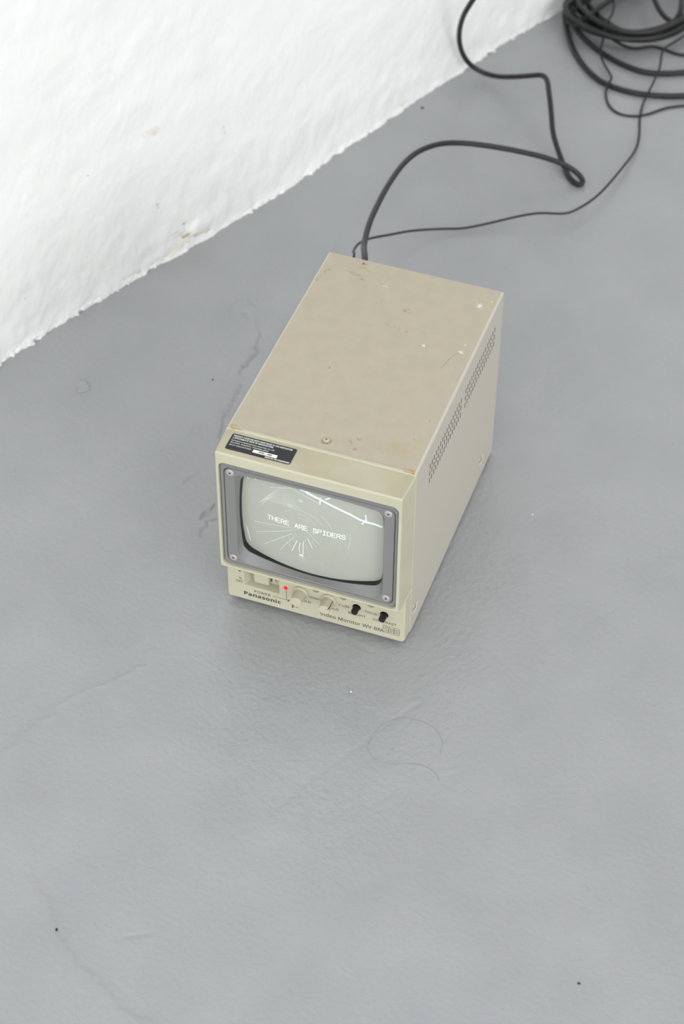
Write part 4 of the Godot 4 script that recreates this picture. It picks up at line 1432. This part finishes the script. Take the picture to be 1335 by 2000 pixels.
	write("lettering", "FOCUS", 0.0444, 0.0268, 0.0101, 0.0023, pr, ink, p)
	write("lettering", "BRIGHT", 0.0296, 0.0198, 0.0152, 0.0026, pr, ink, p)
	write("lettering", "CONTRAST", 0.0513, 0.0198, 0.0205, 0.0026, pr, ink, p)
	write("lettering", "Video Monitor WV-BM", 0.0044, 0.0080, 0.0556, 0.0039, pr, ink, p)
	write("lettering", "F", -0.0208, 0.0072, 0.0022, 0.0042, pr, ink, p, true)
	st = begin()
	var bars := [[-0.0380, -0.0254, 0.01525, 0.01560], [-0.02575, -0.0254, 0.0153, 0.0288], [-0.0175, -0.0150, 0.0092, 0.0097], [-0.0246, -0.0238, 0.0136, 0.0162], [-0.0238, -0.0222, 0.0156, 0.0162], [-0.0686, -0.0664, 0.0352, 0.0362], [-0.0684, -0.0676, 0.0276, 0.0284], [-0.0676, -0.0668, 0.0268, 0.0280], [-0.0668, -0.0661, 0.0258, 0.0268], [0.0043, 0.0052, 0.0028, 0.0034]]
	for b in bars:
		box(st, Vector3(b[0], b[2] + FEET, z), Vector3(b[1], b[3] + FEET, z + 0.00009))
	# outlined numerals 500
	var digits := [
		[Vector2(0.85, 1), Vector2(0.1, 1), Vector2(0.1, 0.46), Vector2(0.62, 0.46), Vector2(0.62, 0.2), Vector2(0.1, 0.2), Vector2(0.1, 0.0), Vector2(0.85, 0.0), Vector2(0.95, 0.1), Vector2(0.95, 0.55), Vector2(0.85, 0.66), Vector2(0.42, 0.66), Vector2(0.42, 0.8), Vector2(0.85, 0.8), Vector2(0.85, 1)],
		[Vector2(0.2, 0), Vector2(0.8, 0), Vector2(0.95, 0.14), Vector2(0.95, 0.86), Vector2(0.8, 1), Vector2(0.2, 1), Vector2(0.05, 0.86), Vector2(0.05, 0.14), Vector2(0.2, 0)],
		[Vector2(0.36, 0.22), Vector2(0.64, 0.22), Vector2(0.64, 0.78), Vector2(0.36, 0.78), Vector2(0.36, 0.22)]]
	for q in [[0, 0.0603], [1, 0.0653], [2, 0.0653], [1, 0.0702], [2, 0.0702]]:
		var d: Array = digits[q[0]]
		for i in d.size() - 1:
			var a := Vector3(q[1] + d[i].x * 0.0047, 0.0086 + d[i].y * 0.0088 + FEET, z + 0.00004)
			var b := Vector3(q[1] + d[i + 1].x * 0.0047, 0.0086 + d[i + 1].y * 0.0088 + FEET, z + 0.00004)
			var n := (b - a).normalized()
			var s := Vector3(-n.y, n.x, 0) * 0.00019
			st.set_smooth_group(-1)
			quad(st, a - n * 0.00015 - s, b + n * 0.00015 - s, b + n * 0.00015 + s, a - n * 0.00015 + s)
	build("printed_marks", st, ink, p)


func make_rating_label(t: Node3D) -> void:
	var lay := shifted(0) * Transform3D(Basis(Vector3(1, 0, 0), Vector3(0, 0, -1), Vector3(0, 1, 0)), Vector3(0, CH - 0.00005, 0))
	var st := begin()
	var a := rrect(-0.0716, -0.0170, -0.0250, -0.0068, 0.0016, 0.0001)
	var b := rrect(-0.0716, -0.0170, -0.0250, -0.0068, 0.0016, 0.00022)
	band(st, moved(a, lay), moved(b, lay))
	cap(st, moved(b, lay))
	var s := build("rating_label", st, mats.sticker_black, t)
	s.set_meta("label", "black rating label with white print")
	var on := lay * Transform3D(Basis(), Vector3(0, 0, 0.00026))
	var w: Material = mats.print_white
	write("lettering", "PRODUCT COMPLIES WITH DHHS RULES 21 CFR SUBCHAPTER", -0.0700, -0.0098, 0.0495, 0.0016, on, w, s, true)
	write("lettering", "J APPLICABLE AT DATE OF MANUFACTURE.", -0.0700, -0.0124, 0.0345, 0.0016, on, w, s, true)
	write("lettering", "MATSUSHITA COMMUNICATION INDUSTRIAL CO., LTD.", -0.0700, -0.0150, 0.0365, 0.0012, on, w, s)
	write("lettering", "600 SAEDO, TSUZUKI-KU, YOKOHAMA, JAPAN", -0.0698, -0.0175, 0.0318, 0.0012, on, w, s)
	write("lettering", "(3E 0-Z  MANUFACTURED :", -0.0698, -0.0201, 0.0190, 0.0012, on, w, s)
	st = begin()
	box(st, Vector3(-0.0495, -0.0220, 0.0), Vector3(-0.0292, -0.0186, 0.00006))
	var plate := build("date_strip", st, mats.print_white, s)
	plate.transform = on
	write("lettering", "APRIL,   2000", -0.0448, -0.0211, 0.0112, 0.0016, on * Transform3D(Basis(), Vector3(0, 0, 0.0001)), mats.print_black, s, true)
	write("lettering", "MADE IN THE PHILIPPINES", -0.0382, -0.0243, 0.0203, 0.0016, on, w, s, true)


# ---------------------------------------------------------------- cables
func cable(called: String, label: String, pts: Array, r: float, m: Material) -> void:
	var st := tube(smooth_path(pts, 0.0001, 0.004), r, 14)
	tag(build(called, st, m, self), label, "cable")


func make_cables() -> void:
	cable("power_cable", "thick black cable rising from behind the monitor and looping across the floor to the wall", PATH_THICK, 0.0029, mats.cable_rubber)
	cable("signal_cable", "thin black cable curving along the floor from the monitor to the coil", PATH_THIN, 0.00125, mats.thin_cable_rubber)
	var t := thing("cable_coil", "tangled coil of thick black cable on the floor against the white wall", "cable", Vector3(0.07, 0, -0.92))
	for q in [PATH_LOOP4, PATH_LOOP5, PATH_LOOP0, PATH_LOOP1, PATH_LOOP2, PATH_LOOP3, PATH_ARCA, PATH_ARCB]:
		coil_part("coil_loop", q, 0.0031, t, true)
	for q in [PATH_DIAG, PATH_RIGHT, PATH_EDGE]:
		coil_part("loose_strand", q, 0.0030, t, false)
	cable("loose_cable", "thin black cable hanging off the front of the coil in a shallow wave", PATH_PALE, 0.0018, mats.thin_cable_rubber)
	cable("loose_cable", "thin black cable dropping from the coil with a kink into a loop on the floor", PATH_THIN3, 0.0013, mats.thin_cable_rubber)


func coil_part(called: String, pts: Array, r: float, t: Node3D, closed: bool) -> void:
	var path := smooth_path(pts, 0.0001, 0.004, closed)
	for i in path.size():
		path[i] -= t.position
	build(called, tube(path, r, 14, closed), mats.cable_rubber, t)


# ---------------------------------------------------------------- small debris
func make_debris() -> void:
	var mm := [Vector2(613, 48), Vector2(606, 37), Vector2(593, 31), Vector2(576, 34), Vector2(566, 41), Vector2(559, 54), Vector2(561, 72), Vector2(567, 84), Vector2(579, 87), Vector2(593, 80), Vector2(601, 71), Vector2(612, 65), Vector2(622, 64), Vector2(629, 68)]
	var pts := []
	for p in mm:
		pts.append(Vector3(p.x, 0.7, p.y))
	tag(build("hair", tube(smooth_path(pts, 0.001, 0.003), 0.00007, 5), mats.hair, self), "single long hair curled on the grey floor in front of the monitor", "hair")
	pts = []
	for p in [Vector3(59.0, 0, -124.0), Vector3(61.0, 0, -131.0), Vector3(62.0, 0, -139.0), Vector3(65.0, 0, -144.0), Vector3(67.5, 0, -146.5)]:
		pts.append(Vector3(0.4377, 0.0, 0) * 1000.0 + Vector3(p.x, (CH + FEET) * 1000.0 + 0.1, p.z).rotated(Vector3.UP, deg_to_rad(23.0197)))
	tag(build("hair", tube(smooth_path(pts, 0.001, 0.003), 0.00006, 5), mats.hair, self), "short curved hair lying on top of the beige monitor", "hair")
	var crumbs := [[512, 366, 1.1, "dirt", "dark crumb of dirt on the floor at the bottom left, in front of the monitor"], [162, -142, 0.9, "dirt", "dark speck on the floor left of the monitor's case"], [12, -614, 1.5, "dirt", "dark crumb at the foot of the white wall near the hanging cable loop"], [517, 49, 0.8, "flake_white", "tiny white flake on the floor just in front of the control panel"], [497, -211, 0.7, "flake_white", "tiny white flake on the floor right of the vented side"], [824, 137, 1.0, "dirt", "dark speck on the floor at the bottom right corner of the view"]]
	for q in crumbs:
		var st := begin()
		var loops := []
		for k in 4:
			var ring := PackedVector3Array()
			for i in 9:
				var a := TAU * i / 9
				var rr: float = [1.0, 1.05, 0.7, 0.2][k] * q[2] * (1.0 + 0.25 * sin(a * 2.0 + q[0]) + 0.12 * sin(a * 3.0 + k)) * 0.001
				ring.append(Vector3(cos(a) * rr, [-0.0004, 0.3, 0.8, 1.0][k] * q[2] * 0.0008, -sin(a) * rr))
			loops.append(ring)
		loft(st, loops, false)
		cap(st, loops[3])
		var o := build("crumb", st, mats[q[3]], self)
		o.position = Vector3(q[0] * 0.001, 0.0003, q[1] * 0.001)
		tag(o, q[4], "dirt")
